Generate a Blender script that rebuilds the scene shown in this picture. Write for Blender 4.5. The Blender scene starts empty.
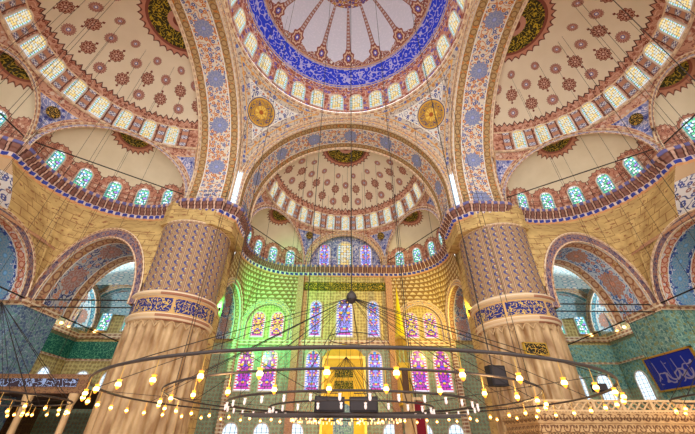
import bpy, math, random
import numpy as np
from math import sin, cos, pi, sqrt, radians, atan2, hypot
from mathutils import Vector, Matrix
random.seed(7); rng = random.Random(11)
SC = bpy.context.scene
COL = SC.collection

# ------------------------------------------------------------------ camera
EYE = Vector((0, -14.85, 1.6)); PITCH = radians(34.5); YAW = radians(0.45); ROLL = radians(0.3)
fw = Vector((sin(YAW)*cos(PITCH), cos(YAW)*cos(PITCH), sin(PITCH)))
r0 = Vector((cos(YAW), -sin(YAW), 0)); u0 = r0.cross(fw)
rt = r0*cos(ROLL) + u0*sin(ROLL); up = rt.cross(fw)
cd = bpy.data.cameras.new('camera'); cam = bpy.data.objects.new('camera', cd); COL.objects.link(cam)
cam.matrix_world = Matrix(((rt.x, up.x, -fw.x, EYE.x), (rt.y, up.y, -fw.y, EYE.y), (rt.z, up.z, -fw.z, EYE.z), (0, 0, 0, 1)))
cd.sensor_width = 36; cd.lens = 36*328/695; cd.clip_end = 500; cd.clip_start = 0.05
SC.camera = cam
# ------------------------------------------------------------------ light and exposure
WORLD = 2.0
w = bpy.data.worlds.new('world'); SC.world = w; w.use_nodes = True
bg = w.node_tree.nodes['Background']; bg.inputs[0].default_value = (1.0, 0.99, 0.97, 1); bg.inputs[1].default_value = WORLD
vs = SC.view_settings; vs.view_transform = 'Standard'; vs.look = 'None'; vs.gamma = 1; vs.use_curve_mapping = False
vs.exposure = 0.38
SC.cycles.max_bounces = 8; SC.cycles.diffuse_bounces = 5; SC.cycles.use_denoising = True
SC.cycles.sample_clamp_indirect = 4


def light(name, kind, loc, power, color, radius=0.3, target=None, parent=None, spot=70):
    d = bpy.data.lights.new(name, kind); d.energy = power; d.color = color
    if kind == 'AREA': d.size = radius
    else: d.shadow_soft_size = radius
    if kind == 'SPOT': d.spot_size = radians(spot); d.spot_blend = 0.8
    o = bpy.data.objects.new(name, d); COL.objects.link(o); o.location = loc
    if target is not None:
        o.rotation_euler = (Vector(target)-Vector(loc)).to_track_quat('-Z', 'Y').to_euler()
    if parent: o.parent = parent
    return o


def lin(c):
    return tuple(((v/255)/12.92 if v/255 <= .04045 else (((v/255)+.055)/1.055)**2.4) for v in c)

# ------------------------------------------------------------------ node expression helper
class V:
    def __init__(s, m, sock): s.m, s.s = m, sock
    def __add__(s, o): return s.m.f('ADD', s, o)
    __radd__ = __add__
    def __sub__(s, o): return s.m.f('SUBTRACT', s, o)
    def __rsub__(s, o): return s.m.f('SUBTRACT', o, s)
    def __mul__(s, o): return s.m.f('MULTIPLY', s, o)
    __rmul__ = __mul__
    def __truediv__(s, o): return s.m.f('DIVIDE', s, o)
    def __lt__(s, o): return s.m.f('LESS_THAN', s, o)
    def __gt__(s, o): return s.m.f('GREATER_THAN', s, o)
    def __and__(s, o): return s.m.f('MULTIPLY', s, o)
    def __or__(s, o): return s.m.f('MAXIMUM', s, o)
    def inv(s): return s.m.f('SUBTRACT', 1.0, s)
    def fr(s): return s.m.f('FRACT', s)
    def fl(s): return s.m.f('FLOOR', s)
    def ab(s): return s.m.f('ABSOLUTE', s)
    def cos(s): return s.m.f('COSINE', s)
    def sin(s): return s.m.f('SINE', s)
    def cell(s): return s.fr()-.5                       # centred repeat
    def mn(s, o): return s.m.f('MINIMUM', s, o)
    def mx(s, o): return s.m.f('MAXIMUM', s, o)
    def btw(s, a, b): return (s > a) & (s < b)
    def odd(s): return s.m.f('MODULO', s.ab(), 2.0) > .5


class M:
    """one procedural material"""
    def __init__(s, name, rough=.7):
        s.mat = bpy.data.materials.new(name); s.mat.use_nodes = True
        s.nt = s.mat.node_tree; s.n = s.nt.nodes; s.l = s.nt.links
        s.b = s.n['Principled BSDF']; s.b.inputs['Roughness'].default_value = rough
        s.b.inputs['Specular IOR Level'].default_value = .25
        s._uv = None; s._ob = None
    def put(s, node, i, v):
        if isinstance(v, V): s.l.new(v.s, node.inputs[i])
        elif isinstance(v, (tuple, list)): node.inputs[i].default_value = tuple(v)+(1,) if len(v) == 3 and len(node.inputs[i].default_value) == 4 else v
        else: node.inputs[i].default_value = v
    def f(s, op, a, b=None, c=None):
        n = s.n.new('ShaderNodeMath'); n.operation = op
        for i, v in enumerate((a, b, c)):
            if v is not None: s.put(n, i, v)
        return V(s, n.outputs[0])
    def uv(s):
        if not s._uv:
            t = s.n.new('ShaderNodeUVMap'); t.uv_map = 'UVMap'; x = s.n.new('ShaderNodeSeparateXYZ'); s.l.new(t.outputs[0], x.inputs[0])
            s._uv = (V(s, x.outputs[0]), V(s, x.outputs[1]))
        return s._uv
    def ob(s):
        if not s._ob:
            t = s.n.new('ShaderNodeTexCoord'); x = s.n.new('ShaderNodeSeparateXYZ'); s.l.new(t.outputs['Object'], x.inputs[0])
            s._ob = tuple(V(s, o) for o in x.outputs)
        return s._ob
    def vec(s, x, y, z=0.0):
        n = s.n.new('ShaderNodeCombineXYZ')
        for i, v in enumerate((x, y, z)): s.put(n, i, v)
        return V(s, n.outputs[0])
    def mix(s, fac, a, b):                                # fac 0 -> a, 1 -> b
        n = s.n.new('ShaderNodeMix'); n.data_type = 'RGBA'
        s.put(n, 0, fac); s.put(n, 6, a); s.put(n, 7, b)
        return V(s, n.outputs[2])
    def noise(s, x, y, sc, det=2.0, z=0.0):
        n = s.n.new('ShaderNodeTexNoise'); n.inputs['Scale'].default_value = sc; n.inputs['Detail'].default_value = det
        s.l.new(s.vec(x, y, z).s, n.inputs['Vector']); return V(s, n.outputs['Fac'])
    def voro(s, x, y, sc, rnd=1.0, z=None):
        n = s.n.new('ShaderNodeTexVoronoi'); n.voronoi_dimensions = '2D' if z is None else '3D'; n.inputs['Scale'].default_value = sc
        n.inputs['Randomness'].default_value = rnd
        s.l.new(s.vec(x, y, 0.0 if z is None else z).s, n.inputs['Vector'])
        x_ = s.n.new('ShaderNodeSeparateXYZ'); s.l.new(n.outputs['Color'], x_.inputs[0])
        return V(s, n.outputs['Distance']), V(s, x_.outputs[0]), V(s, x_.outputs[1])
    def polar(s, x, y):
        return s.f('SQRT', x*x+y*y), s.f('ARCTAN2', y, x)
    # ---- ornament
    def iznik(s, u, v, sc, base, line, c1, c2, leaf=None, z=None):
        nz = s.noise(u, v, sc*.55, 1.0, 0.0 if z is None else z)
        col = s.mix(((nz*7).fr()-.5).ab() < .13, base, line)
        d, a, b = s.voro(u, v, sc, 1.0, z)
        if leaf is not None:
            d2, a2, b2 = s.voro(u+3.3, v+1.7, sc*1.5)
            col = s.mix(d2 < .22, col, leaf)
        if z is not None: d = d*.8
        col = s.mix(d < .36, col, base)
        col = s.mix(d < .30, col, s.mix(a < .5, c1, c2))
        return s.mix(d < .10, col, base)
    def rings(s, r, col, spec):                           # spec: (radius, colour) from outside in
        for R, c in spec: col = s.mix(r < R, col, c)
        return col
    def medal(s, x, y, R, n, col, dark, light, mid, core):
        r, t = s.polar(x, y); r = r/R
        q = r*(1.0+.09*(t*n).cos())
        col = s.rings(q, col, ((1.0, dark), (.86, light), (.78, dark)))
        pet = ((t*n).cos() > .1) & (q < .70) & (q > .42)
        col = s.mix(pet, col, light)
        return s.rings(q, col, ((.40, light), (.33, mid), (.18, core)))
    def script(s, u, v, sc, base, ink):
        """flowing letter strokes"""
        a = s.noise(u*1.0, v*1.0, sc, 1.5)
        st = (((a*5.0).fr()-.5).ab() < .13)
        d, q, _ = s.voro(u, v, sc*1.3)
        return s.mix(st | (d < .10), base, ink)
    def done(s, col, rough=None, metal=None, bump=None, bs=.4, emit=None):
        if isinstance(col, V): s.l.new(col.s, s.b.inputs['Base Color'])
        else: s.b.inputs['Base Color'].default_value = tuple(col)+(1,)
        if metal is not None: s.b.inputs['Metallic'].default_value = metal
        if rough is not None: s.b.inputs['Roughness'].default_value = rough
        if bump is not None:
            n = s.n.new('ShaderNodeBump'); n.inputs['Strength'].default_value = bs; n.inputs['Distance'].default_value = .08
            s.l.new(bump.s, n.inputs['Height']); s.l.new(n.outputs[0], s.b.inputs['Normal'])
        if emit is not None:
            s.l.new(col.s, s.b.inputs['Emission Color']) if isinstance(col, V) else s.put(s.b, 'Emission Color', tuple(col)+(1,))
            s.b.inputs['Emission Strength'].default_value = emit
        return s.mat

# palette
CREAM = lin((222, 200, 176)); CREAM2 = lin((214, 196, 172)); RED = lin((156, 84, 58)); BRICK = lin((178, 112, 84)); DKRED = lin((120, 58, 44))
BLUE = lin((70, 84, 168)); NAVY = lin((44, 52, 110)); TAN = lin((206, 160, 104)); GOLD = lin((220, 170, 60)); OCHRE = lin((186, 132, 66))
WHITE = lin((238, 232, 224)); PINK = lin((214, 168, 146)); SKY = lin((130, 178, 206)); TEAL = lin((90, 150, 150)); GREY = lin((168, 168, 176))
ORANGE = lin((206, 120, 48)); DGREEN = lin((58, 66, 30)); DARK = lin((34, 28, 26)); STONE = lin((204, 168, 118)); LAV = lin((222, 220, 232))
GREEN = lin((96, 140, 70))
MAT = {}


def mk_simple(name, c, rough=.6, metal=0, emit=None, nz=.0):
    m = M(name, rough)
    if nz:
        x, y, z = m.ob(); n = m.noise(x, y, 3.0, 3.0, z)
        col = m.mix(n, tuple(k*(1-nz) for k in c), tuple(min(1, k*(1+nz)) for k in c))
    else: col = c
    MAT[name] = m.done(col, metal=metal, emit=emit)
    return MAT[name]


def mk_materials():
    # main dome: u repeats once per window, v = elevation in degrees
    m = M('main_dome_paint'); u, v = m.uv()
    low = m.iznik(u*2.4, v*.22, 1.5, lin((206, 136, 112)), lin((232, 206, 190)), lin((100, 100, 190)), lin((150, 70, 60)))
    rr, t = m.polar((u.cell()).ab()-.5, (v-5.0)*.07)
    low = m.mix((rr < .19), low, lin((96, 90, 190)))
    low = m.mix((rr < .08), low, WHITE)
    rr2, t2 = m.polar((u.cell()).ab()-.5, (v-13.0)*.07)
    low = m.mix((rr2 < .15), low, lin((110, 100, 180)))
    col = m.mix(v > 17.5, low, m.iznik(u*3, v*.5, 1.5, lin((190, 110, 84)), WHITE, RED, BLUE))
    col = m.mix(v > 20.6, col, lin((226, 196, 150)))
    band = m.script(u*2.0, v*.20, 1.15, lin((40, 66, 220)), lin((190, 186, 236)))
    band = m.mix(((v-22.3).ab() < .4) | ((v-34.0).ab() < .4), band, lin((198, 178, 168)))
    col = m.mix(v > 21.2, col, band)
    # lace and ribs above the inscription
    k = u*(15/28)-.29
    kc = k.cell()
    shell = LAV
    sh = m.mix(m.noise(u, v*.2, 5.0, 3.0) > .56, LAV, lin((230, 226, 238)))
    lace = m.iznik(u*3, v*.42, 1.6, lin((160, 96, 84)), WHITE, lin((120, 60, 54)), lin((196, 150, 120)))
    hgt = m.f('MAXIMUM', 3.0-kc.ab()*7.0, ((k*3).cell().ab()-.5).ab()*2.0)      # scallops
    peak = 37.5+hgt*2.2
    rib = (kc.ab() < .085) & (v < 90.0)
    ribc = m.mix(((v*.5).cell().ab() < .22) & (kc.ab() < .05), lin((170, 120, 104)), lin((206, 190, 190)))
    ribc = m.mix(kc.ab() > .06, ribc, lin((146, 88, 84)))
    top = m.mix(v < peak, sh, lace)
    rm, tm = m.polar(kc*6.0, (v-41.0)*.22)
    top = m.mix(rib, top, ribc)
    q = rm*(1.0+.1*(tm*8).cos())
    top = m.rings(q, top, ((1.25, lin((150, 86, 72))), (.95, lin((226, 190, 160))), (.7, lin((150, 86, 72))), (.42, lin((90, 84, 180))), (.2, WHITE)))
    col = m.mix(v > 35.2, col, top)
    col = m.mix(((v-35.2).ab() < .5), col, lin((206, 160, 120)))
    rr3 = v > 70.0
    col = m.mix(rr3, col, m.iznik(u, v*.4, 1.5, lin((160, 96, 84)), WHITE, BLUE, GOLD))
    MAT['dome'] = m.done(col)

    # half domes: u once per window, v = degrees of elevation above the drum foot
    m = M('half_dome_paint'); u, v = m.uv(); x, y, z = m.ob()
    low = m.iznik(u*2.6, v*.17, 1.8, lin((190, 134, 108)), PINK, DKRED, lin((150, 84, 66)))
    e = (u.cell()).ab()                                   # 0.5 = mid pier between windows
    strip = (e > .31) & (v < 19.0)
    sc_ = m.medal((e-.5)*1.0, ((v-1.0)*.14).cell()*1.1, .30, 6, lin((196, 140, 112)), lin((98, 70, 100)), WHITE, BLUE, WHITE)
    sc_ = m.mix((e-.33).ab() < .025, sc_, lin((110, 60, 50)))
    low = m.mix(strip, low, sc_)
    low = m.mix(((v-19.5).ab() < .5), low, lin((226, 196, 160)))
    # jagged crest
    zig = ((u*4).cell().ab())*5.0 + ((u*2).cell().ab())*3.0
    crest = 23.5+zig
    base = m.mix(m.noise(x*.6, y*.6, 1.0, 3.0, z*.6), lin((216, 196, 166)), lin((232, 216, 190)))
    col = m.mix(v < crest+1.1, base, lin((88, 50, 44)))
    col = m.mix(v < crest, col, low)
    # medallions: columns every half window pitch
    par = (u*1.0).fl()
    cu = u.cell()
    wid = m.f('COSINE', v*radians(1))                     # cell width shrinks with height
    rows = []
    def med_row(col, v0, R, odd, kind):
        sel = par.odd() if odd else par.odd().inv()
        xx = cu*wid*2.4; yy = (v-v0)*.135
        if kind == 'b':
            c2 = m.medal(xx, yy, R, 10, col, DKRED, lin((206, 160, 136)), DKRED, lin((210, 170, 150)))
            fin = ((yy.ab()-R*1.32)*1.2).ab()+xx.ab()*1.3
            c2 = m.mix(fin < R*.30, c2, DKRED)
        else:
            c2 = m.medal(xx, yy, R, 16, col, lin((146, 88, 76)), lin((206, 160, 140)), lin((96, 90, 150)), WHITE)
        mask = sel & ((v-v0).ab() < R*14.0)
        return m.mix(mask, col, c2)
    col = med_row(col, 38.0, .58, 0, 'b')
    col = med_row(col, 47.5, .56, 1, 'b')
    col = med_row(col, 34.5, .52, 1, 'r')
    col = med_row(col, 52.0, .46, 0, 'r')
    col = med_row(col, 61.0, .36, 1, 'r')
    # the roundel at the crown of the arch, with its fringe
    dx, dy, dz = x, y-15.5, z-33.1
    r = m.f('SQRT', dx*dx+dy*dy+dz*dz); t = m.f('ARCTAN2', dy, dx)
    fr = r + (t*16).cos().ab()*.30
    ins = m.script(x*1.3, y*1.3, 1.6, lin((52, 46, 20)), lin((186, 158, 40)))
    col = m.rings(fr, col, ((3.35, lin((110, 62, 54))), (3.2, lin((190, 128, 104)))))
    col = m.mix(r < 2.7, col, lin((130, 70, 56)))
    col = m.mix(r < 2.45, col, ins)
    col = m.rings(r, col, ((1.0, lin((196, 140, 120))), (.6, DKRED)))
    MAT['halfdome'] = m.done(col)

    # exedra half domes: u in metres around, v metres up; object space for the roundel
    m = M('exedra_paint'); u, v = m.uv(); x, y, z = m.ob()
    base = m.mix(m.noise(x, y, .9, 3.0, z), lin((212, 194, 160)), lin((232, 216, 186)))
    cu = (u/2.3).cell()*2.3                               # windows sit on the cell centres
    vv = (v-1.55).mx(0.0)
    r, t = m.polar(cu, vv)
    fr = r+((t*9).cos().ab())*.14
    col = m.mix(fr < 1.32, base, lin((100, 56, 46)))
    col = m.mix(fr < 1.26, col, m.iznik(u, v, 2.2, lin((196, 138, 112)), lin((170, 104, 84)), lin((140, 84, 70)), lin((222, 186, 160))))
    dx, dy, dz = x, y, z-5.5
    r = m.f('SQRT', dx*dx+dy*dy+dz*dz); t = m.f('ARCTAN2', dy, dx)
    fr = r+(t*12).cos().ab()*.32
    ins = m.script(x*1.3, y*1.3, 1.9, lin((56, 52, 20)), lin((170, 140, 40)))
    col = m.rings(fr, col, ((2.15, lin((120, 70, 54))), (2.0, lin((186, 126, 96)))))
    col = m.mix(r < 1.5, col, lin((140, 80, 60)))
    col = m.mix(r < 1.3, col, ins)
    col = m.rings(r, col, ((.5, lin((170, 120, 80))),))
    MAT['exedra'] = m.done(col)

    # pendentives: u = metres from the arch edge, v = metres from the ring edge
    m = M('pendentive_paint'); u, v = m.uv(); x, y, z = m.ob()
    bd = m.iznik(x, y, 1.7, lin((206, 190, 172)), lin((140, 118, 116)), lin((104, 112, 170)), lin((196, 136, 84)), None, z)
    dmin = u.mn(v)
    fill = m.iznik(x, y, 2.3, lin((232, 226, 218)), lin((110, 116, 160)), lin((76, 84, 150)), lin((196, 130, 96)), None, z)
    col = m.mix(dmin > 1.15, bd, lin((238, 230, 216)))
    col = m.mix(dmin > 1.25, col, fill)
    b2 = dmin.btw(.5, .62) | dmin.btw(.08, .16)
    col = m.mix(b2, col, lin((226, 170, 90)))
    dx, dy, dz = x-9.5, y-8.95, z-32.1
    r = m.f('SQRT', dx*dx+dy*dy+dz*dz); t = m.f('ARCTAN2', dz, dx-dy)
    g = m.script(dx*2+dz, dy*2-dz, 1.9, lin((200, 150, 50)), lin((60, 60, 110)))
    col = m.rings(r, col, ((1.72, lin((230, 214, 180))), (1.64, lin((48, 56, 120)))))
    col = m.mix((r < 1.55), col, lin((212, 160, 66)))
    col = m.mix(r.btw(.75, 1.38), col, g)
    col = m.mix(((t*10).cos() > .2) & r.btw(.3, .7), col, lin((236, 200, 90)))
    col = m.mix((r < .28), col, lin((170, 90, 40)))
    MAT['pendentive'] = m.done(col)

    # small triangles between exedra arches, below a half dome
    m = M('spandrel_paint'); u, v = m.uv(); x, y, z = m.ob()
    dmin = u.mn(v)
    tt = x+y*.7
    col = m.iznik(x, y, 2.4, lin((206, 156, 130)), lin((150, 90, 74)), lin((160, 96, 80)), lin((216, 190, 170)), None, z)
    col = m.mix(dmin > .8, col, m.iznik(x, y, 2.6, lin((132, 138, 186)), lin((216, 210, 220)), lin((226, 214, 220)), lin((70, 76, 150)), None, z))
    col = m.mix((dmin-.8).ab() < .05, col, lin((226, 180, 130)))
    MAT['spandrel'] = m.done(col)

    # arch soffit, u along the arch in metres, v across 0..1
    def soffit(name, ground, sc, med, mcol, edge1, edge2, c1, c2, line):
        m = M(name); u, v = m.uv()
        a = (v-.5).ab()
        col = m.iznik(u, v*4.0, sc, ground, line, c1, c2, lin((120, 130, 170)))
        x = (u/med).cell()*med; y = (v-.5)*4.0
        col = m.medal(x, y, .80, 12, col, mcol, tuple(.5*k+.25 for k in mcol), mcol, tuple(min(1, k*1.5) for k in mcol))
        e = m.iznik(u, v*4.0, sc*1.2, edge1, edge2, c1, OCHRE)
        col = m.mix(a > .27, col, e)
        col = m.mix(((a-.27).ab() < .012) | ((a-.47).ab() < .012), col, WHITE)
        ev = m.polar((u/.8).cell()*.8, (a-.37)*4.0)[0]
        col = m.mix(ev < .30, col, edge2); col = m.mix(ev < .20, col, edge1)
        return m.done(col)
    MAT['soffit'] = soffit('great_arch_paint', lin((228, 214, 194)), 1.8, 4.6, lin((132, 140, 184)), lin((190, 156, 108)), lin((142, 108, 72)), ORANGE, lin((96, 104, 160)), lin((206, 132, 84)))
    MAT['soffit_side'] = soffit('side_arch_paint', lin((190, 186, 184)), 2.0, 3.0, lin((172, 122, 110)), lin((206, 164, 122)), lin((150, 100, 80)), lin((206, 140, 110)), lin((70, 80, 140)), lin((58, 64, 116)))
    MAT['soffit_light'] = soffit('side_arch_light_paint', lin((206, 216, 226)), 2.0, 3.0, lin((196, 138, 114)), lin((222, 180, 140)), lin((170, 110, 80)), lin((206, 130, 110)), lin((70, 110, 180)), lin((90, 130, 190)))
    MAT['soffit_blue'] = soffit('blue_arch_paint', lin((70, 106, 180)), 2.4, 1.4, lin((110, 160, 200)), lin((224, 176, 150)), lin((190, 96, 76)), lin((220, 226, 236)), lin((40, 60, 150)), lin((206, 214, 230)))
    MAT['soffit_plain'] = soffit('small_arch_paint', lin((206, 190, 176)), 2.8, 1.6, lin((150, 120, 130)), lin((206, 160, 124)), lin((150, 100, 84)), lin((170, 110, 90)), lin((96, 100, 150)), lin((110, 100, 130)))
    MAT['soffit_aqua'] = soffit('aqua_arch_paint', lin((170, 206, 214)), 2.2, 2.4, lin((190, 140, 120)), lin((120, 180, 190)), lin((70, 120, 150)), lin((230, 236, 236)), lin((60, 120, 150)), lin((236, 240, 240)))

    # archivolt faces: u along, v across 0..1
    m = M('archivolt_paint'); u, v = m.uv()
    col = m.iznik(u, v*1.2, 2.6, lin((208, 184, 158)), lin((140, 104, 84)), lin((104, 112, 170)), lin((186, 112, 76)))
    col = m.mix((v-.5).ab() < .07, col, lin((232, 186, 120))); col = m.mix((v-.95).ab() < .06, col, lin((236, 206, 160)))
    MAT['archivolt'] = m.done(col)
    m = M('archivolt_dark_paint'); u, v = m.uv()
    col = m.iznik(u, v*1.0, 3.0, lin((150, 124, 124)), lin((70, 60, 92)), lin((66, 60, 100)), lin((170, 110, 84)))
    col = m.mix((v-.95).ab() < .08, col, lin((206, 160, 120))); col = m.mix((v-.05).ab() < .08, col, lin((216, 160, 110)))
    MAT['archivolt_dark'] = m.done(col)
    m = M('archivolt_pale_paint'); u, v = m.uv()
    col = m.iznik(u, v*.5, 3.2, lin((206, 190, 186)), lin((120, 120, 170)), lin((90, 96, 160)), lin((176, 120, 100)))
    MAT['archivolt_pale'] = m.done(m.mix((v-.5).ab() > .36, col, lin((226, 200, 176))))
    m = M('parapet_inscription'); u, v = m.uv()
    MAT['parapet_text'] = m.done(m.script(u, v, 2.4, lin((60, 48, 60)), lin((150, 176, 226))))
    m = M('moulding_paint'); u, v = m.uv()
    col = m.mix((u*1.6).cell().ab() < .28, lin((222, 188, 146)), lin((172, 118, 90)))
    MAT['moulding'] = m.done(m.mix((v*3.0).fr() < .4, col, lin((238, 216, 184))))

    # stalactite cornice: u metres along, v profile 0..1
    m = M('cornice_paint'); u, v = m.uv()
    p = (u/.62).cell().ab()
    col = m.mix(p < .24, lin((140, 96, 84)), lin((84, 50, 44)))
    col = m.mix((p < .10), col, lin((206, 168, 146)))
    col = m.mix(v > .74, col, m.mix(p < .2, lin((112, 108, 160)), lin((216, 176, 150))))
    col = m.mix((v < .34), col, lin((226, 206, 200)))
    col = m.mix((v < .30) & (v > .12) & (p < .34), col, lin((58, 70, 160)))
    col = m.mix((v < .10), col, lin((216, 160, 110)))
    MAT['cornice'] = m.done(col)

    # blocks of golden stone
    m = M('golden_stone'); u, v = m.uv()
    row = (v/.62).fl(); jj = u+row*.55
    j = (((v/.62).cell().ab() > .46) | ((jj/1.3).cell().ab() > .475)) & (m.noise(u*.7+3, v*.7, .9, 2.0) > .44)
    n = m.noise(u*.8, v*1.6, 1.0, 5.0); n2 = m.noise(u*.6+9, v*2.2, 2.0, 3.0)
    col = m.mix(n, lin((140, 98, 58)), lin((246, 214, 140)))
    col = m.mix((n2 > .62), col, lin((156, 108, 70)))
    col = m.mix(j, col, lin((150, 108, 66)))
    MAT['goldstone'] = m.done(col, bump=n, bs=.5)
    # plaster with stalactite rows
    m = M('stalactite_plaster'); u, v = m.uv()
    row = (v/.5).fl(); uu = (u/.55+row*.5).cell(); vv2 = (v/.5).fr()
    n = m.noise(u, v, 1.6, 3.0)
    cell_ = (uu*uu*3.0+vv2) < .72
    col = m.mix(cell_, lin((150, 112, 64)), m.mix(n, lin((206, 180, 130)), lin((226, 206, 160))))
    col = m.mix((vv2 < .12), col, lin((120, 84, 50)))
    MAT['stalactite'] = m.done(col, bump=cell_, bs=.8)
    # upper pier paint: columns of leaf scrolls
    m = M('pier_paint'); u, v = m.uv()
    c = (u/.78).cell()*.78; vv = (v/.62).fr()
    s_ = ((vv-.5)*6.28).sin()*.13
    col = lin((172, 140, 102))
    col = m.mix(c.ab() > .33, col, lin((206, 172, 130)))
    col = m.mix((c.ab()-.335).ab() < .022, col, lin((120, 84, 90)))
    col = m.mix(((c-s_).ab() < .095), col, lin((92, 88, 136)))
    r_, t_ = m.polar(c+.11, (vv-.3)*.62)
    col = m.mix(r_ < .11, col, lin((80, 76, 128)))
    r_, t_ = m.polar(c-.12, (vv-.75)*.62)
    col = m.mix(r_ < .10, col, lin((150, 104, 84)))
    r_, t_ = m.polar(c-.05, (vv-.45)*.62)
    col = m.mix(r_ < .06, col, lin((226, 206, 150)))
    MAT['pierpaint'] = m.done(col)
    # inscription band
    m = M('inscription_band'); u, v = m.uv()
    col = m.script(u*1.1, v*1.1, 2.2, lin((36, 46, 120)), lin((214, 178, 96)))
    cart = ((u/3.2).cell().ab() > .47)
    col = m.mix(cart | (v < .12) | (v > 1.2), col, lin((214, 170, 110)))
    MAT['inscription'] = m.done(col)
    m = M('green_inscription_band'); u, v = m.uv()
    MAT['greenband'] = m.done(m.script(u*1.2, v*1.2, 2.6, lin((50, 66, 20)), lin((206, 170, 50))))
    # marble of the shafts
    m = M('warm_marble', .45); u, v = m.uv()
    n = m.noise(u*1.2, v*.35, 1.6, 4.0)
    col = m.mix(((n-.34)*2.6).mx(0.0).mn(1.0), lin((140, 100, 60)), lin((232, 200, 152)))
    n2 = m.noise(u*2.0, v*.25, 2.0, 3.0, 3.0)
    col = m.mix(n2*.6, col, lin((176, 140, 100)))
    MAT['marble'] = m.done(col, bump=n, bs=.5)
    # plaster wall
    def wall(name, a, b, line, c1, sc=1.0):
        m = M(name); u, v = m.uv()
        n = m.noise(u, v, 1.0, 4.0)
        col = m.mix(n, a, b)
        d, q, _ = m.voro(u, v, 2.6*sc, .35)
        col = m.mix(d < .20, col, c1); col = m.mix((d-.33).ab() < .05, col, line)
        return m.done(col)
    MAT['wall_gold'] = wall('yellow_arabesque_plaster', lin((206, 180, 110)), lin((228, 206, 140)), lin((150, 120, 70)), lin((170, 130, 80)))
    MAT['wall_tile'] = wall('green_blue_tile', lin((160, 172, 136)), lin((196, 200, 160)), lin((110, 140, 130)), lin((190, 140, 100)))
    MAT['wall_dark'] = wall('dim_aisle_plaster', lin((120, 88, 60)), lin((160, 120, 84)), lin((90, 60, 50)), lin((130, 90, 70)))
    MAT['aqua'] = wall('aqua_painted_vault', lin((160, 206, 216)), lin((206, 230, 232)), lin((110, 160, 190)), lin((236, 240, 236)), .8)
    # blue iznik tile with vertical trellis
    m = M('blue_iznik_tile', .3); u, v = m.uv()
    col = m.iznik(u, v, 3.4, lin((104, 128, 150)), lin((156, 176, 190)), lin((66, 84, 136)), lin((110, 160, 150)))
    MAT['bluetile'] = m.done(col)
    m = M('green_iznik_tile', .3); u, v = m.uv()
    col = m.iznik(u, v, 3.0, lin((120, 160, 144)), lin((166, 192, 174)), lin((70, 116, 124)), lin((150, 150, 90)))
    MAT['greentile'] = m.done(col)
    m = M('dark_green_band', .4); u, v = m.uv()
    MAT['dgreen'] = m.done(m.script(u, v, 2.2, lin((24, 92, 78)), lin((96, 160, 120))))
    m = M('floor_carpet', .9); x, y, z = m.ob()
    r_, t_ = m.polar((x/1.2).cell(), (y/.8).cell())
    col = m.mix(r_ < .3, lin((150, 120, 110)), lin((200, 190, 176)))
    MAT['carpet'] = m.done(col)
    # gilded mihrab surround
    m = M('gilded_panel', .5); u, v = m.uv()
    n = m.noise(u, v, 2.5, 4.0)
    MAT['gilt'] = m.done(m.mix(n, lin((214, 160, 20)), lin((246, 206, 60))))

    # stained glass, u in -.5...5, v 0..h/w ; emission = daylight behind the panes
    def glass(name, kind, st):
        m = M(name, .2); u, v = m.uv()
        if kind == 'lattice':
            # hexagonal bull's eyes with a coloured border
            d, a, b = m.voro(u, v, 5.0, .2)
            col = m.mix(a < .5, lin((246, 210, 130)), lin((240, 232, 206)))
            col = m.mix((d < .20), col, m.mix(a < .33, lin((248, 214, 120)), m.mix(a < .66, lin((170, 220, 150)), lin((170, 210, 240)))))
            col = m.mix(d > .46, col, lin((170, 150, 120)))
            edge = (u.ab() > .36)
            bc = m.mix(((v*5).fr() < .5), lin((120, 190, 220)), lin((230, 240, 250)))
            bc = m.mix(((v*2.5+.3).fr() < .22), bc, lin((90, 180, 90)))
            col = m.mix(edge | (v < .1), col, bc)
        elif kind == 'cold':
            d, a, b = m.voro(u, v, 5.0, .4)
            col = m.mix(a < .55, lin((120, 190, 250)), lin((236, 246, 255)))
            col = m.mix(b < .3, col, lin((110, 210, 150)))
            col = m.mix(b > .88, col, lin((180, 130, 230)))
            col = m.mix(d > .46, col, lin((70, 96, 110)))
            col = m.mix(u.ab() > .4, col, lin((90, 160, 150)))
        elif kind in ('violet', 'rose', 'amber'):
            d, a, b = m.voro(u.ab()+.02, v, 7.0, .6)
            A = lin((214, 226, 250)) if kind == 'violet' else lin((250, 226, 200))
            B = lin((150, 140, 236)) if kind == 'violet' else lin((190, 60, 190)) if kind == 'rose' else lin((250, 214, 110))
            col = m.mix(a < .62, A, B)
            col = m.mix(b < .16, col, lin((206, 60, 170)))
            col = m.mix(b > .80, col, lin((244, 190, 60)))
            if kind == 'violet': col = m.mix(a > .84, col, lin((70, 150, 220)))
            else: col = m.mix(a > .86, col, lin((90, 70, 220)))
            col = m.mix(d > .52, col, lin((90, 60, 90)))
            bc = m.mix(((v*6).fr() < .5), lin((120, 130, 220)) if kind == 'violet' else lin((226, 70, 90)), lin((236, 230, 246)))
            col = m.mix((u.ab() > .37) | (v < .1), col, bc)
        else:
            g = ((u*3).cell().ab() > .44) | ((v*4).cell().ab() > .46)
            col = m.mix(g, lin((220, 240, 255)), lin((70, 80, 90)))
        m.b.inputs['Base Color'].default_value = (.02, .02, .02, 1)
        m.l.new(col.s, m.b.inputs['Emission Color']); m.b.inputs['Emission Strength'].default_value = st
        return m.mat
    MAT['g_lat'] = glass('lattice_glass', 'lattice', .82)
    MAT['g_cold'] = glass('cold_daylight_glass', 'cold', 1.1)
    MAT['g_vio'] = glass('violet_stained_glass', 'violet', 1.0)
    MAT['g_rose'] = glass('rose_stained_glass', 'rose', .95)
    MAT['g_amber'] = glass('amber_stained_glass', 'amber', .95)
    MAT['g_strip'] = glass('daylight_strip_glow', 'day', 1.5)  # emission imitates reflected daylight on the pier corners
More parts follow.
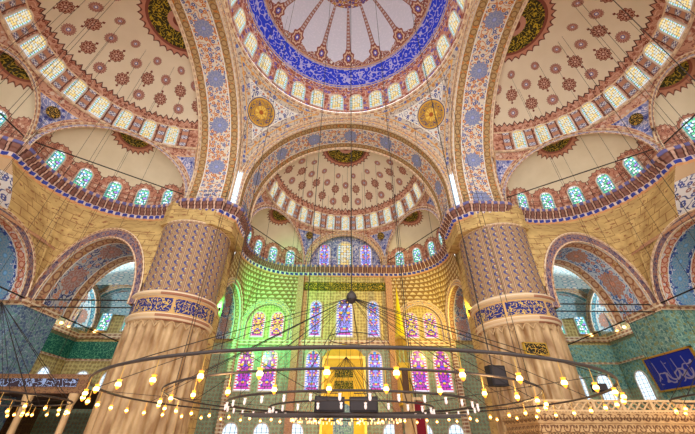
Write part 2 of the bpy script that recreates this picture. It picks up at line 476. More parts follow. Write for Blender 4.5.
    MAT['g_day'] = glass('clear_leaded_glass', 'day', 1.2)
    m = M('carved_marble', .5); u, v = m.uv()
    n = m.noise(u, v, 3.0, 4.0)
    col = m.mix(n, lin((150, 108, 66)), lin((216, 180, 130)))
    dent = ((u/.17).cell().ab() < .22) & ((v/.36).cell().ab() < .2)
    col = m.mix(dent, col, lin((96, 64, 40)))
    rr_, tt_ = m.polar((u/.5).cell()*.5, (v/.5).cell()*.5)
    col = m.mix((rr_-.15).ab() < .03, col, lin((110, 74, 46)))
    MAT['carved'] = m.done(col, bump=n, bs=.6)
    m = M('white_floral_paint'); u, v = m.uv()
    col = m.iznik(u, v, 2.0, lin((214, 206, 200)), lin((70, 76, 120)), lin((76, 84, 140)), lin((150, 110, 100)))
    MAT['floral'] = m.done(m.mix(v > 18.4, col, lin((196, 160, 120))))
    mk_simple('iron', lin((74, 66, 64)), .5, .5)
    mk_simple('ironpale', lin((150, 150, 160)), .4, .3)
    mk_simple('wire', lin((44, 38, 36)), .6)
    mk_simple('brass', lin((206, 160, 80)), .35, .7)
    mk_simple('speaker', lin((40, 36, 40)), .6)
    mk_simple('grille', lin((64, 58, 60)), .8)
    mk_simple('frame_white', lin((226, 206, 186)), .7)
    mk_simple('bulb', (1.0, .58, .16), .3, 0, 5.0)
    mk_simple('bulbhot', (1.0, .60, .2), .3, 0, 6.0)
    mk_simple('amber', (1.0, .36, .03), .3, 0, 1.3)
    mk_simple('milk', lin((240, 220, 214)), .2, 0, .35)
    mk_simple('milkglow', (1.0, .62, .28), .2, 0, 1.4)
    mk_simple('marbleplain', lin((206, 172, 128)), .45, 0, None, .2)
    mk_simple('dark', DARK, .8)
    mk_simple('redcloth', lin((120, 24, 36)), .9)
    mk_simple('gold', lin((226, 180, 80)), .3, .8)
    mk_simple('yellow', lin((236, 206, 30)), .5)
    mk_simple('wood', lin((96, 66, 44)), .6, 0, None, .3)
    m = M('blue_calligraphy_panel', .5); u, v = m.uv()
    # one bold inscription of sweeping strokes with thin strokes above
    col = lin((26, 44, 150))
    a = m.noise(u*.8, v*1.0, 1.25, .6, 2.0)
    st = (((a*3.4).fr()-.5).ab() < .10) & (u.ab() < 1.75) & (v.btw(.35, 1.75))
    up_ = (((u*1.1)+(v*.12)).cell().ab() < .035) & v.btw(.7, 1.95) & (u.ab() < 1.6)
    bowl, _ = m.polar(u-.9, v-1.0); bowl2, _ = m.polar((u+.2)*.9, v-1.05)
    st = st | ((bowl-.52).ab() < .06) & (v < 1.1) | ((bowl2-.48).ab() < .06) & (v < 1.1)
    MAT['callig'] = m.done(m.mix(st | up_, col, lin((150, 140, 170))))
    m = M('gold_plaque', .5); u, v = m.uv()
    MAT['plaque'] = m.done(m.script(u, v, 2.6, lin((30, 26, 14)), lin((206, 160, 60))))
mk_materials()

# ------------------------------------------------------------------ mesh helpers
CNT = {}
def meta(o, label=None, cat=None, group=None, kind=None):
    if label: o['label'] = label
    if cat: o['category'] = cat
    if group: o['group'] = group
    if kind: o['kind'] = kind
    return o
def mesh(name, verts, faces, mat, uvs=None, smooth=False, parent=None):
    me = bpy.data.meshes.new(name); me.from_pydata([tuple(map(float, v)) for v in verts], [], faces)
    if uvs is not None:
        lay = me.uv_layers.new(name='UVMap')
        idx = np.zeros(len(me.loops), dtype=np.int32); me.loops.foreach_get('vertex_index', idx)
        lay.data.foreach_set('uv', np.asarray(uvs, dtype=np.float32)[idx].ravel())
    if smooth: me.polygons.foreach_set('use_smooth', [True]*len(me.polygons))
    for m_ in (mat if isinstance(mat, (list, tuple)) else [mat]): me.materials.append(MAT[m_] if isinstance(m_, str) else m_)
    o = bpy.data.objects.new(name, me); COL.objects.link(o)
    if parent: o.parent = parent
    return o
def grid(name, fn, nu, nv, mat, smooth=True, parent=None):
    """fn(i/nu, j/nv) -> (x,y,z,u,v)"""
    P = [fn(i/nu, j/nv) for i in range(nu+1) for j in range(nv+1)]
    F = [(i*(nv+1)+j, (i+1)*(nv+1)+j, (i+1)*(nv+1)+j+1, i*(nv+1)+j+1) for i in range(nu) for j in range(nv)]
    return mesh(name, [p[:3] for p in P], F, mat, [p[3:] for p in P], smooth, parent)
class MB:
    """collects shapes into one mesh"""
    def __init__(s): s.v, s.f, s.u = [], [], []
    def add(s, v, f, u=None):
        b = len(s.v); s.v += [tuple(p) for p in v]; s.f += [tuple(i+b for i in q) for q in f]
        s.u += list(u) if u is not None else [(p[0]+p[1]*.7, p[2]) for p in v]
    def box(s, x0, x1, y0, y1, z0, z1):
        c = [(x0, y0), (x1, y0), (x1, y1), (x0, y1)]
        for a, b in ((0, 1), (1, 2), (2, 3), (3, 0)):
            p, q = c[a], c[b]; L = hypot(q[0]-p[0], q[1]-p[1]); o = p[0]+p[1]
            s.add([(*p, z0), (*q, z0), (*q, z1), (*p, z1)], [(0, 1, 2, 3)], [(o, z0), (o+L, z0), (o+L, z1), (o, z1)])
        for z in (z0, z1): s.add([(*p, z) for p in c], [(0, 1, 2, 3)], [p for p in c])
        return s
    def prism(s, pts, z0, z1):
        n = len(pts); acc = 0
        for i in range(n):
            p, q = pts[i], pts[(i+1) % n]; L = hypot(q[0]-p[0], q[1]-p[1])
            s.add([(*p, z0), (*q, z0), (*q, z1), (*p, z1)], [(0, 1, 2, 3)], [(acc, z0), (acc+L, z0), (acc+L, z1), (acc, z1)]); acc += L
        for z in (z0, z1): s.add([(*p, z) for p in pts], [tuple(range(n))], pts)
        return s
    def tube(s, pts, r, n=6, closed=False, caps=True):
        pts = [Vector(p) for p in pts]; k = len(pts); b = len(s.v)
        for i, p in enumerate(pts):
            a = pts[(i-1) % k] if (i > 0 or closed) else p; c = pts[(i+1) % k] if (i < k-1 or closed) else p
            t = (c-a).normalized(); h = Vector((0, 0, 1)) if abs(t.z) < .95 else Vector((1, 0, 0))
            e1 = t.cross(h).normalized(); e2 = e1.cross(t)
            rr = r[i] if isinstance(r, (list, tuple)) else r
            for j in range(n):
                q = p+(e1*cos(2*pi*j/n)+e2*sin(2*pi*j/n))*rr
                s.v.append(tuple(q)); s.u.append((i*.5, j/n))
        for i in range(k if closed else k-1):
            for j in range(n):
                s.f.append((b+i*n+j, b+i*n+(j+1) % n, b+((i+1) % k)*n+(j+1) % n, b+((i+1) % k)*n+j))
        if caps and not closed:
            s.f.append(tuple(b+j for j in range(n))); s.f.append(tuple(b+(k-1)*n+j for j in range(n)))
        return s
    def lathe(s, prof, n=12, c=(0, 0, 0)):
        b = len(s.v)
        for r, z in prof:
            for j in range(n):
                s.v.append((c[0]+r*cos(2*pi*j/n), c[1]+r*sin(2*pi*j/n), c[2]+z)); s.u.append((j/n, z))
        for i in range(len(prof)-1):
            for j in range(n):
                s.f.append((b+i*n+j, b+i*n+(j+1) % n, b+(i+1)*n+(j+1) % n, b+(i+1)*n+j))
        return s
    def build(s, name, mat, parent=None, smooth=False):
        return mesh(name, s.v, s.f, mat, s.u, smooth, parent)
def empty(name, loc=(0, 0, 0), rz=0):
    o = bpy.data.objects.new(name, None); COL.objects.link(o); o.location = loc; o.rotation_euler = (0, 0, rz); o.empty_display_size = .2
    return o
NW = [0]; NT = [0]
def trim(o_name_label, o):
    NT[0] += 1; o.name = 'trim_%d' % NT[0]; meta(o, o_name_label, 'trim', kind='structure'); return o
def S(o, label, cat='structure'):
    return meta(o, label, cat, kind='structure')

# ------------------------------------------------------------------ windows
WIN_CACHE = {}
def arch_pts(w, h, n=10, pointed=True):
    """outline from bottom left round to bottom right; width w, height h"""
    pts = [(-w/2, 0)]; hs = h-w*.55
    for i in range(n+1):
        t = pi-pi*i/n; pts.append((cos(t)*w/2, hs+sin(t)*w*.55))
    pts.append((w/2, 0)); return pts
def window(pos, normal, w, h, mat, label, frame=.10, fmat='frame_white', lean=None):
    """pos = middle of the sill, normal points into the room; lean = up vector"""
    key = (round(w, 2), round(h, 2), mat, frame, fmat)
    if key not in WIN_CACHE:
        o2 = arch_pts(w, h); n = len(o2)
        me_o = mesh('window', [(x, .03, z) for x, z in o2], [tuple(range(n))], mat, [(x/w, z/w) for x, z in o2])
        big = arch_pts(w+2*frame, h+frame); MBf = MB()
        big = [(x, z-(frame if z == 0 else 0)) for x, z in big]
        v = [(x, .10, z) for x, z in o2]+[(x, .10, z) for x, z in big]+[(x, 0, z) for x, z in o2]+[(x, -.02, z) for x, z in big]
        f = []
        for i in range(n):
            j = (i+1) % n; f += [(i, j, n+j, n+i), (i, j, 2*n+j, 2*n+i), (n+i, n+j, 3*n+j, 3*n+i)]
        fo = mesh('window_frame', v, f, fmat, [(p[0], p[2]) for p in v], parent=me_o)
        WIN_CACHE[key] = (me_o.data, fo.data); bpy.data.objects.remove(fo); bpy.data.objects.remove(me_o)
    a, b = WIN_CACHE[key]
    NW[0] += 1
    o = bpy.data.objects.new('window_%d' % NW[0], a); COL.objects.link(o)
    fo = bpy.data.objects.new('window_frame', b); COL.objects.link(fo); fo.parent = o
    z = Vector(lean).normalized() if lean is not None else Vector((0, 0, 1)); y = Vector(normal).normalized(); x = y.cross(z).normalized(); y = z.cross(x).normalized()
    o.matrix_world = Matrix(((x.x, y.x, z.x, pos[0]), (x.y, y.y, z.y, pos[1]), (x.z, y.z, z.z, pos[2]), (0, 0, 0, 1)))
    return meta(o, label, 'window', kind='structure')

# ------------------------------------------------------------------ floor
f_ = mesh('floor', [(-34, -24, 0), (34, -24, 0), (34, 30, 0), (-34, 30, 0)], [(0, 1, 2, 3)], 'carpet', [(0, 0), (1, 0), (1, 1), (0, 1)])
S(f_, 'patterned carpet floor of the prayer hall', 'floor')

# ------------------------------------------------------------------ main dome
DC, DR = 35.0, 11.1
def dome_fn(a, b):
    t = a*2*pi; e = b*pi/2
    r = DR*cos(e)
    return (r*sin(t), r*cos(t), DC+DR*sin(e), t*28/(2*pi)-.5+.0, math.degrees(e))
d_ = grid('ceiling_dome', dome_fn, 112, 40, 'dome'); S(d_, 'great central dome painted lavender with a blue inscription ring', 'dome')
r_ = MB().tube([(11.25*sin(2*pi*i/96), 11.25*cos(2*pi*i/96), 34.72) for i in range(96)], .26, 8, True).build('ring', 'moulding', smooth=True)
trim('gilded ring moulding at the foot of the central dome', r_)
for k in range(28):
    t = (k+.5)*2*pi/28; e0 = radians(1.5); e1 = radians(15)
    if cos(t)*11 < -9: continue
    p = Vector((DR*cos(e0)*sin(t), DR*cos(e0)*cos(t), DC+DR*sin(e0))); q = Vector((DR*cos(e1)*sin(t), DR*cos(e1)*cos(t), DC+DR*sin(e1)))
    nrm = Vector((-sin(t), -cos(t), 0))
    p = p+nrm*.12
    window(p, nrm, 1.5, 2.6, 'g_lat', 'arched lattice window in the ring at the foot of the central dome', .12, lean=q-p)

# ------------------------------------------------------------------ pendentives (sphere of radius 16 about z = 23.1)
PZ, PR, PF = 23.1, 16.0, 11.3
def pend_fn(a, b):
    ph = a*pi/2                                         # azimuth from +y towards +x
    cc = max(cos(ph), sin(ph)); rb = min(PF/cc, 15.97)
    eb = math.acos(rb/PR); et = math.acos(11.1/PR)
    e = eb+(et-eb)*b; r = PR*cos(e); x, y = r*sin(ph), r*cos(ph); z = PZ+PR*sin(e)
    # metres from the nearest arch circle (in its plane) and from the ring
    def arch_d(p, q): return max(0, sqrt(max(p*p+(z-PZ)**2, 0.0)) - 11.3)
    da = min((PF-y) if True else 0, PF-x); da = max(da, 0)*1.35
    return (x, y, z, da, (et-e)*PR)
for i, nm in enumerate(('right front', 'right rear', 'left rear', 'left front')):
    if i in (1, 2): continue
    o = grid('ceiling_pendentive', pend_fn, 60, 24, 'pendentive')
    if i == 3: o.scale = (-1, 1, 1)
    S(o, 'painted %s pendentive with a gold and blue calligraphy roundel' % nm.split()[0], 'pendentive')

# ------------------------------------------------------------------ great arches, one function in a local frame with +y outward
AR, AZ_ = 10.6, 22.8
def great_arch(rot, nm, vis=True):
    L = lambda i: None
    def path(r, zc, t):                                  # 0..1 with straight legs
        leg = zc-20.9; tot = 2*leg+pi*r; s = t*tot
        if s < leg: return (-r, 20.9+s, s)
        if s > tot-leg: return (r, 20.9+(tot-s), s)
        an = pi-(s-leg)/r; return (r*cos(an), zc+r*sin(an), s)
    def so(a, b):
        x, z, s = path(AR, AZ_, a); return (x, PF+b*(15.5-PF), z, s-19.1+2.3, b)
    o = grid('soffit', so, 90, 6, 'soffit'); o.rotation_euler.z = rot; trim('broad painted underside of the %s great arch' % nm, o)
    def fa(a, b):
        x, z, s = path(AR, AZ_, a); x2, z2, _ = path(PF, PZ, a); return (x+(x2-x)*b, PF, z+(z2-z)*b, s, b)
    o = grid('archivolt', fa, 90, 2, 'archivolt'); o.rotation_euler.z = rot; trim('painted face band of the %s great arch' % nm, o)
    mb = MB()
    for (r, zc, y, q) in ((PF+.02, PZ, PF-.03, .15), (AR, AZ_, PF, .10), (AR-.03, AZ_, 15.5, .16)):
        pts = [path(r, zc, i/80) for i in range(81)]; mb.tube([(p[0], y, p[1]) for p in pts], q, 6)
    o = mb.build('mouldings', 'moulding', smooth=True); o.rotation_euler.z = rot; trim('gilded edge mouldings of the %s great arch' % nm, o)
ROTS = {'front': 0, 'left': pi/2, 'right': -pi/2}
for nm, r in ROTS.items(): great_arch(r, nm)

# ------------------------------------------------------------------ half domes
HZ = 20.9; HR = 11.0; HY = 15.5; RINGZ = 26.5; RINGR = 9.53
CH = [(-11.0, 15.5), (-5.5, 25.03), (5.5, 25.03), (11.0, 15.5)]
CHS = [(-11.0, 15.5), (-3.7, 25.75), (3.7, 25.75), (11.0, 15.5)]          # the side half domes are a little deeper
def sag_of(hc): return 3.6 if hc == 5.5 else hc*.70
def half_dome(rot, nm, nwin):
    pitch = 13.25 if nwin == 14 else 13.3; sg = -1 if nm == 'right' else 1
    side = nm != 'front'; RX, RY = (9.25, 10.0) if side else (9.53, 9.53); chs = CHS if side else CH
    def ring(t, k=1.0): return Vector((RX*k*sin(t), HY+RY*k*cos(t), RINGZ))
    def fn(a, b):
        t = -pi/2+a*pi; e = b*pi/2; p = ring(t, cos(e))
        uu = (math.degrees(t)*sg-8.5)/pitch+.5 if side else math.degrees(t)/pitch+.5
        return (p.x, p.y, RINGZ+6.95*sin(e), uu+20, math.degrees(e))
    def fix(a, b):
        p = fn(a, b); return p
    o = grid('ceiling', fix, 84, 30, 'halfdome'); o.rotation_euler.z = rot; o.name = 'ceiling_'+nm
    S(o, '%s half dome, cream with red medallions and a ring of windows' % nm, 'half dome')
    def collar(a, b, s_):
        z = 22.0+a*(33.42-22.0); zz = min(z, 33.399)
        xa = (sqrt(max(0, AR*AR-(zz-AZ_)**2)) if z > AZ_ else AR)+.05
        xe = RX*sqrt(max(0, 1-(max(0, z-RINGZ)/6.95)**2))-.05 if z > RINGZ else 11.0-(11.0-RX)*((z-HZ)/(RINGZ-HZ))**2-.1
        return (s_*(xa if b < .5 else min(xe, xa)), 15.5, z, a*9, b)
    for s_ in (-1, 1):
        o = grid('collar', lambda a, b: collar(a, b, s_), 40, 1, 'archivolt'); o.rotation_euler.z = rot; trim('inner face joining the %s great arch to its half dome' % nm, o)
    # windows
    ks = [(8.5+k*13.25)*sg for k in range(-6, 6)] if nwin == 14 else [k*13.3 for k in range(-6, 7)]
    for deg in ks:
        if abs(deg) > 84: continue
        t = radians(deg); e0, e1 = radians(1.5), radians(19)
        def P(e, off=0): return ring(t, cos(e))+Vector((0, 0, 6.95*sin(e)))
        n = Vector((-sin(t), -cos(t), 0)); p = P(e0)+n*.14; q = P(e1)+n*.14
        R = Matrix.Rotation(rot, 3, 'Z')
        pw = R @ p
        if pw.y < -8: continue
        window(pw, R @ n, .98, 2.1, 'g_lat', 'arched lattice window in the ring of the %s half dome' % nm, .12, lean=R @ (q-p))
    # lower zone: sphere trimmed by the three chords
    def low(a, b):
        t = -pi/2+a*pi; d = Vector((sin(t), cos(t)))
        best = None
        for c in range(3):
            A, B = Vector(chs[c])-Vector((0, HY)), Vector(chs[c+1])-Vector((0, HY)); e = B-A; n = Vector((-e.y, e.x)).normalized()
            if n.dot(A) < 0: n = -n
            if d.dot(n) > 1e-4:
                dd = A.dot(n)/d.dot(n)
                if best is None or dd < best[0]:
                    sx = (d*dd-(A+B)/2).dot(e.normalized()); best = (dd, sx, e.length/2)
        dd, sx, hc = best; H = 5.5
        zb = HZ+H*sqrt(max(0, 1-min(1, (sx/hc))**2))
        tp = ring(t); p = Vector((d.x*dd, HY+d.y*dd, zb)); k = b
        q = p.lerp(tp, k); out_ = Vector((d.x, d.y, 0))*(.45*sin(pi*k)*min(1.0, abs(sx)/hc))
        q = q+out_
        far = (Vector((dd, zb))-Vector((hypot(tp.x, tp.y-HY), RINGZ))).length
        return (q.x, q.y, q.z, far*k*1.2, far*(1-k)*1.2)
    o = grid('spandrels', low, 132, 12, 'spandrel'); o.rotation_euler.z = rot; trim('painted triangles between the lower arches of the %s half dome' % nm, o)
    mb = MB().tube([tuple(ring(radians(a), .992)) for a in range(-90, 91, 4)], .13, 6)
    o = mb.build('ring', 'moulding', smooth=True); o.rotation_euler.z = rot; trim('moulding under the windows of the %s half dome' % nm, o)
    # round roundels on the triangles
    for s in (-1, 1):
        t = radians(20*s) if side else radians(30*s); rr = 10.25 if side else 9.9; z = HZ+(3.9 if side else 4.3)
        nrm = Vector((-sin(t)*rr, -cos(t)*rr, -(z-HZ))).normalized()
        q = nrm.to_track_quat('Z', 'Y').to_matrix()
        v = [Vector((rr*sin(t), HY+rr*cos(t), z))+nrm*.06+q @ Vector((.52*cos(2*pi*i/20), .52*sin(2*pi*i/20)*1.0, 0)) for i in range(20)]
        o = mesh('medallion', v, [tuple(range(20))], 'plaque', [(.8*cos(2*pi*i/20), .8*sin(2*pi*i/20)) for i in range(20)])
        o.rotation_euler.z = rot; trim('small black and gold calligraphy roundel of the %s half dome' % nm, o)
for nm, r in ROTS.items(): half_dome(r, nm, 13 if nm == 'front' else 14)

def exedra(rot, c, nm, angs=(-48, -24, 0, 24, 48)):
    pit = angs[1]-angs[0]; off = .5 if len(angs) % 2 else 0.0
    """c = chord index 0..2 in the local frame of a half dome"""
    chs = CHS if 'side' in nm else CH; A, B = Vector(chs[c]+(0,)), Vector(chs[c+1]+(0,)); hc = (B-A).length/2; mid = (A+B)/2; d = (B-A).normalized(); out = Vector((-d.y, d.x, 0))
    if out.dot(mid-Vector((0, HY, 0))) < 0: out = -out
    ang = atan2(-out.x, out.y)                              # local frame +y = out
    root_m = Matrix.Rotation(rot, 4, 'Z') @ Matrix.Translation(mid+Vector((0, 0, HZ))) @ Matrix.Rotation(ang, 4, 'Z')
    hc = 5.5 if abs(hc-5.5) < .02 else hc; sg = sag_of(hc); RH = (hc*hc+sg*sg)/(2*sg); IN = RH-sg; ZS = 5.5/hc; eT = math.acos(IN/RH)
    def fn(a, b):
        # sphere centred IN inside the chord; horizontal circles trimmed by the chord plane
        e = b*eT
        r = RH*cos(e); lim = math.acos(min(1, IN/r)); t = -lim+2*lim*a
        x = r*sin(t); y = -IN+r*cos(t); z = RH*sin(e)*ZS
        return (x, y, z, (math.degrees(t)/pit+off+10)*2.3, e*6.0)
    o = grid('ceiling_exedra', fn, 40, 24, 'exedra'); o.matrix_world = root_m
    S(o, '%s exedra half dome, cream with fringed arched windows' % nm, 'exedra')
    # archivolt tube + band
    def band(a, b):
        t = pi-a*pi; r = 1-.07*b; return (hc*r*cos(t), -.02-.12*b, max(0, 5.5*r*sin(t)), a*17, b)
    o = grid('band', band, 40, 2, 'archivolt_pale'); o.matrix_world = root_m; trim('painted arch band in front of the %s exedra' % nm, o)
    o = MB().tube([(hc*cos(pi*i/40), -.1, 5.5*sin(pi*i/40)) for i in range(41)], .12, 6).tube([(hc*.93*cos(pi*i/40), -.12, 5.12*sin(pi*i/40)) for i in range(41)], .06, 6).build('m', 'moulding', smooth=True)
    o.matrix_world = root_m; trim('moulded edge of the %s exedra arch' % nm, o)
    for k in angs:
        t = radians(k); p = Vector(((RH-.14)*sin(t), -IN+(RH-.14)*cos(t), .0)); q = Vector(((RH-.42)*sin(t), -IN+(RH-.42)*cos(t), 1.9))
        n = Vector((-sin(t), -cos(t), 0)); R3 = root_m.to_3x3()
        pw = root_m @ (p+Vector((0, 0, .15)))
        if pw.y < -9: continue
        window(pw, R3 @ n, 1.05, 2.0, 'g_cold', 'blue lit arched window low in the %s exedra' % nm, .09, lean=R3 @ (q-p))
    # iron tie across the chord
    o = MB().tube([root_m @ Vector((-hc+.1, 0, .75)), root_m @ Vector((hc-.1, 0, .75))], .05, 6).build('tie_rod', 'wire')
    meta(o, 'black iron tie rod across the mouth of the %s exedra' % nm, 'tie rod')
    return root_m
exedra(0, 0, 'left front'); exedra(0, 2, 'right front')
for nm, r in (('left', pi/2), ('right', -pi/2)):
    near, far = (2, 0) if nm == 'left' else (0, 2)
    exedra(r, near, nm+' side far', (-46, -23, 0, 23, 46)); exedra(r, 1, nm+' side middle', (-36, -12, 12, 36))

# central bay of the front: barrel arch and flat tympanum
def bay(a, b):
    t = pi-a*pi; r = 5.5; return (r*cos(t), 25.03+b*1.1, HZ+r*sin(t)*.98, a*17, b)
o = grid('bay', bay, 40, 2, 'soffit_plain'); trim('arch soffit of the central front bay', o)
o = grid('bayband', lambda a, b: ((5.5-.6*b)*cos(pi-a*pi), 25.0, HZ+(5.5-.6*b)*sin(pi*a), a*17, b), 40, 2, 'archivolt'); trim('painted band of the central front arch', o)
o = MB().tube([(5.5*cos(pi*i/40), 24.95, HZ+5.5*sin(pi*i/40)) for i in range(41)], .14, 6).tube([(4.9*cos(pi*i/40), 24.95, HZ+4.9*sin(pi*i/40)) for i in range(41)], .08, 6).build('m', 'moulding', smooth=True); trim('moulded edges of the central front arch', o)
pts = [(5.6*cos(pi*i/30), 26.1, HZ+5.6*sin(pi*i/30)) for i in range(31)]
o = mesh('wall_tympanum', pts, [tuple(range(31))], 'spandrel', [(1.0, 1.0)]*31); S(o, 'lunette wall of the central front bay around three stained windows', 'wall')
window((0, 26.05, 21.1), (0, -1, 0), 1.9, 4.2, 'g_lat', 'tall middle stained window in the front lunette', .12)
window((-2.9, 26.05, 21.1), (0, -1, 0), 1.5, 3.7, 'g_vio', 'tall violet stained window on the left of the front lunette', .12)
window((2.9, 26.05, 21.1), (0, -1, 0), 1.5, 3.7, 'g_vio', 'tall violet stained window on the right of the front lunette', .12)

# ------------------------------------------------------------------ ledge path
def arc(c0, c1, n=18):
    A, B = Vector(c0), Vector(c1); mid = (A+B)/2; d = (B-A).normalized(); out = Vector((-d.y, d.x))
    if out.dot(mid-Vector((0, HY))) < 0: out = -out
    hc = (B-A).length/2; hc = 5.5 if abs(hc-5.5) < .02 else hc; sg = sag_of(hc); Rr = (hc*hc+sg*sg)/(2*sg); cen = mid-out*(Rr-sg); ha = math.asin(hc/Rr)
    return [cen+out*Rr*cos(-ha+2*ha*i/n)+d*Rr*sin(-ha+2*ha*i/n) for i in range(n+1)]
def side_path(front):
    p = [Vector((-10.9, 12.1))]
    C_ = CH if front else CHS
    p += arc(C_[0], C_[1])
    p += ([] if front else arc(C_[1], C_[2])[1:-1])
    p += arc(C_[2], C_[3])
    p += [Vector((10.9, 12.1))]
    return p
def rot2(p, a): return Vector((p.x*cos(a)-p.y*sin(a), p.x*sin(a)+p.y*cos(a)))
PATH = [rot2(p, pi/2) for p in side_path(False)]+[Vector((-12.3, 10.8))][:0]+side_path(True)+[rot2(p, -pi/2) for p in side_path(False)]
def resample(P, step):
    out = [P[0]]
    for a, b in zip(P, P[1:]):
        L = (b-a).length; n = max(1, round(L/step)); out += [a+(b-a)*i/n for i in range(1, n+1)]
    return out
PT = resample(PATH, .155)
NRM = []
for i in range(len(PT)):
    a, b = PT[max(0, i-3)], PT[min(len(PT)-1, i+3)]; t = (b-a).normalized(); n = Vector((t.y, -t.x)); NRM.append(n)
cum = [0]
for a, b in zip(PT, PT[1:]): cum.append(cum[-1]+(b-a).length)
PROF = [(0, 19.45), (.10, 19.62), (.16, 19.66), (.22, 19.9), (.34, 19.98), (.40, 20.22), (.55, 20.3), (.60, 20.56), (.74, 20.62), (.76, 20.86), (0.0, 20.9)]
def ledge(a, b):
    i = min(round(a*(len(PT)-1)), len(PT)-1); j = round(b*(len(PROF)-1)); off, z = PROF[j]
    if 0 < j < 9: off += .05*(1 if (i//2) % 2 else -1)
    p = PT[i]+NRM[i]*off
    return (p.x, p.y, z, cum[i], b)
o = grid('ledge', ledge, len(PT)-1, len(PROF)-1, 'cornice', smooth=False); trim('continuous stalactite cornice and walkway with blue dots running round the hall', o)
mb = MB(); rl = [(p+n*.62) for p, n in zip(PT, NRM)]
for z in (21.35, 21.85): mb.tube([(p.x, p.y, z) for p in rl[::4]], .018, 4)
for i in range(0, len(rl), 9): mb.tube([(rl[i].x, rl[i].y, 20.86), (rl[i].x, rl[i].y, 21.87)], .018, 4)
o = mb.build('railing', 'wire'); meta(o, 'thin black iron railing along the high stalactite cornice', 'railing')

# added glowing panes imitating reflected daylight on the pier corners between the great arches
for s in (-1, 1):
    o = window((s*11.2, 11.1, 21.0), (-s, -1.2, 0), .8, 4.3, 'g_strip', 'narrow added glowing pane imitating reflected daylight where the great arches meet over the %s pier' % ('left' if s < 0 else 'right'), .06)

# ------------------------------------------------------------------ the two great piers
def pier(s, nm):
    cx, cy, R = s*14.7, 13.4, 3.13
    root = empty('pillar_'+nm, (cx, cy, 0)); S(root, 'massive round %s pier, fluted marble below and painted above' % nm, 'pier')
    N = 26
    def flute(a, b):
        t = a*2*pi; w = abs(sin(t*N/2)); top = b > .965
        k = 0.0 if b > .99 else 1.0
        r = R-.2+.30*w*k
        return (r*cos(t), r*sin(t), b*9.35, t*R, b*9.35)
    grid('shaft', flute, N*8, 30, 'marble', True, root)
    # round heads of the flutes
    mb = MB()
    for i in range(N):
        t0 = i*2*pi/N; t1 = (i+1)*2*pi/N
        mb.tube([((R+.03)*cos(t0+(t1-t0)*k/6), (R+.03)*sin(t0+(t1-t0)*k/6), 8.75+.45*sin(pi*k/6)) for k in range(7)], .05, 4)
    mb.build('flute_heads', 'marbleplain', root, True)
    def band(a, b):
        t = a*2*pi; return ((R+.12)*cos(t), (R+.12)*sin(t), 9.75+b*1.35, t*R, b*1.35)
    grid('inscription_band', band, 64, 2, 'inscription', True, root)
    mb = MB().lathe([(R-.1, 9.25), (R+.1, 9.35), (R+.24, 9.55), (R+.24, 9.72), (R+.1, 9.76)], 64)
    mb.lathe([(R+.1, 11.08), (R+.34, 11.14), (R+.42, 11.3), (R+.34, 11.5), (R+.1, 11.6), (R-.05, 11.7)], 64)
    mb.build('collar', 'moulding', root, True)
    grid('painted_shaft', lambda a, b: (R*cos(a*2*pi), R*sin(a*2*pi), 11.5+b*6.8, a*2*pi*R, b*6.8), 72, 6, 'pierpaint', True, root)
    MB().tube([((R+.02)*cos(2*pi*i/60), (R+.02)*sin(2*pi*i/60), 18.3) for i in range(60)], .09, 6, True).build('top_ring', 'moulding', root, True)
    p = [(-2.6, -2.3), (-1.9, -2.7), (2.3, -2.7), (3.75, -1.3), (3.75, 2.7), (-2.9, 3.2)]
    if s > 0: p = [(-x, y) for x, y in p][::-1]
    q = [(-2.9, 0), (2.4, 0), (2.6, 3.3), (-3.0, 3.3)]
    if s > 0: q = [(-x, y) for x, y in q][::-1]
    MB().prism(q, 0, 18.3).build('core', 'goldstone', root)
    MB().prism(p, 18.25, 20.88).build('impost_block', 'goldstone', root)
    return root
pier(-1, 'left'); pier(1, 'right')

# ------------------------------------------------------------------ lower arches
def arch_unit(name, org, ud, nd, r_ext, r_int, zc, depth, zb, msof, mface, label, n=40, ez=1.0, t0=0.0):
    """arch in a vertical plane through org along ud, depth along nd"""
    org, ud, nd = Vector(org), Vector(ud), Vector(nd); rise = 1.0
    def pt(r, t, dd):
        leg = zc-zb; tot = 2*leg+pi*r; s = (t0+t*(1-t0))*tot
        if s < leg: x, z = -r, zb+s
        elif s > tot-leg: x, z = r, zb+tot-s
        else: a = pi-(s-leg)/r; x, z = r*cos(a), zc+ez*r*sin(a)
        p = org+ud*x+nd*dd; return (p.x, p.y, z, s)
    o = grid('soffit', lambda a, b: (*pt(r_int, a, b*depth)[:3], pt(r_int, a, 0)[3], b), n, 4, msof); trim('painted underside of '+label, o)
    def fa(a, b):
        p, q = pt(r_int, a, 0), pt(r_ext, a, 0); return (*[p[i]+(q[i]-p[i])*b for i in range(3)], p[3], b)
    o = grid('face', fa, n, 2, mface); trim('painted face band of '+label, o)
    o = MB().tube([pt(r_ext, i/n, -.04)[:3] for i in range(n+1)], .09, 6).tube([pt(r_int, i/n, -.02)[:3] for i in range(n+1)], .07, 6).tube([pt(r_int-.02, i/n, depth)[:3] for i in range(n+1)], .10, 6).build('e', 'moulding', smooth=True)
    trim('edge mouldings of '+label, o)
    return [Vector(pt(r_ext, i/n, 0)[:3]) for i in range(n+1)]
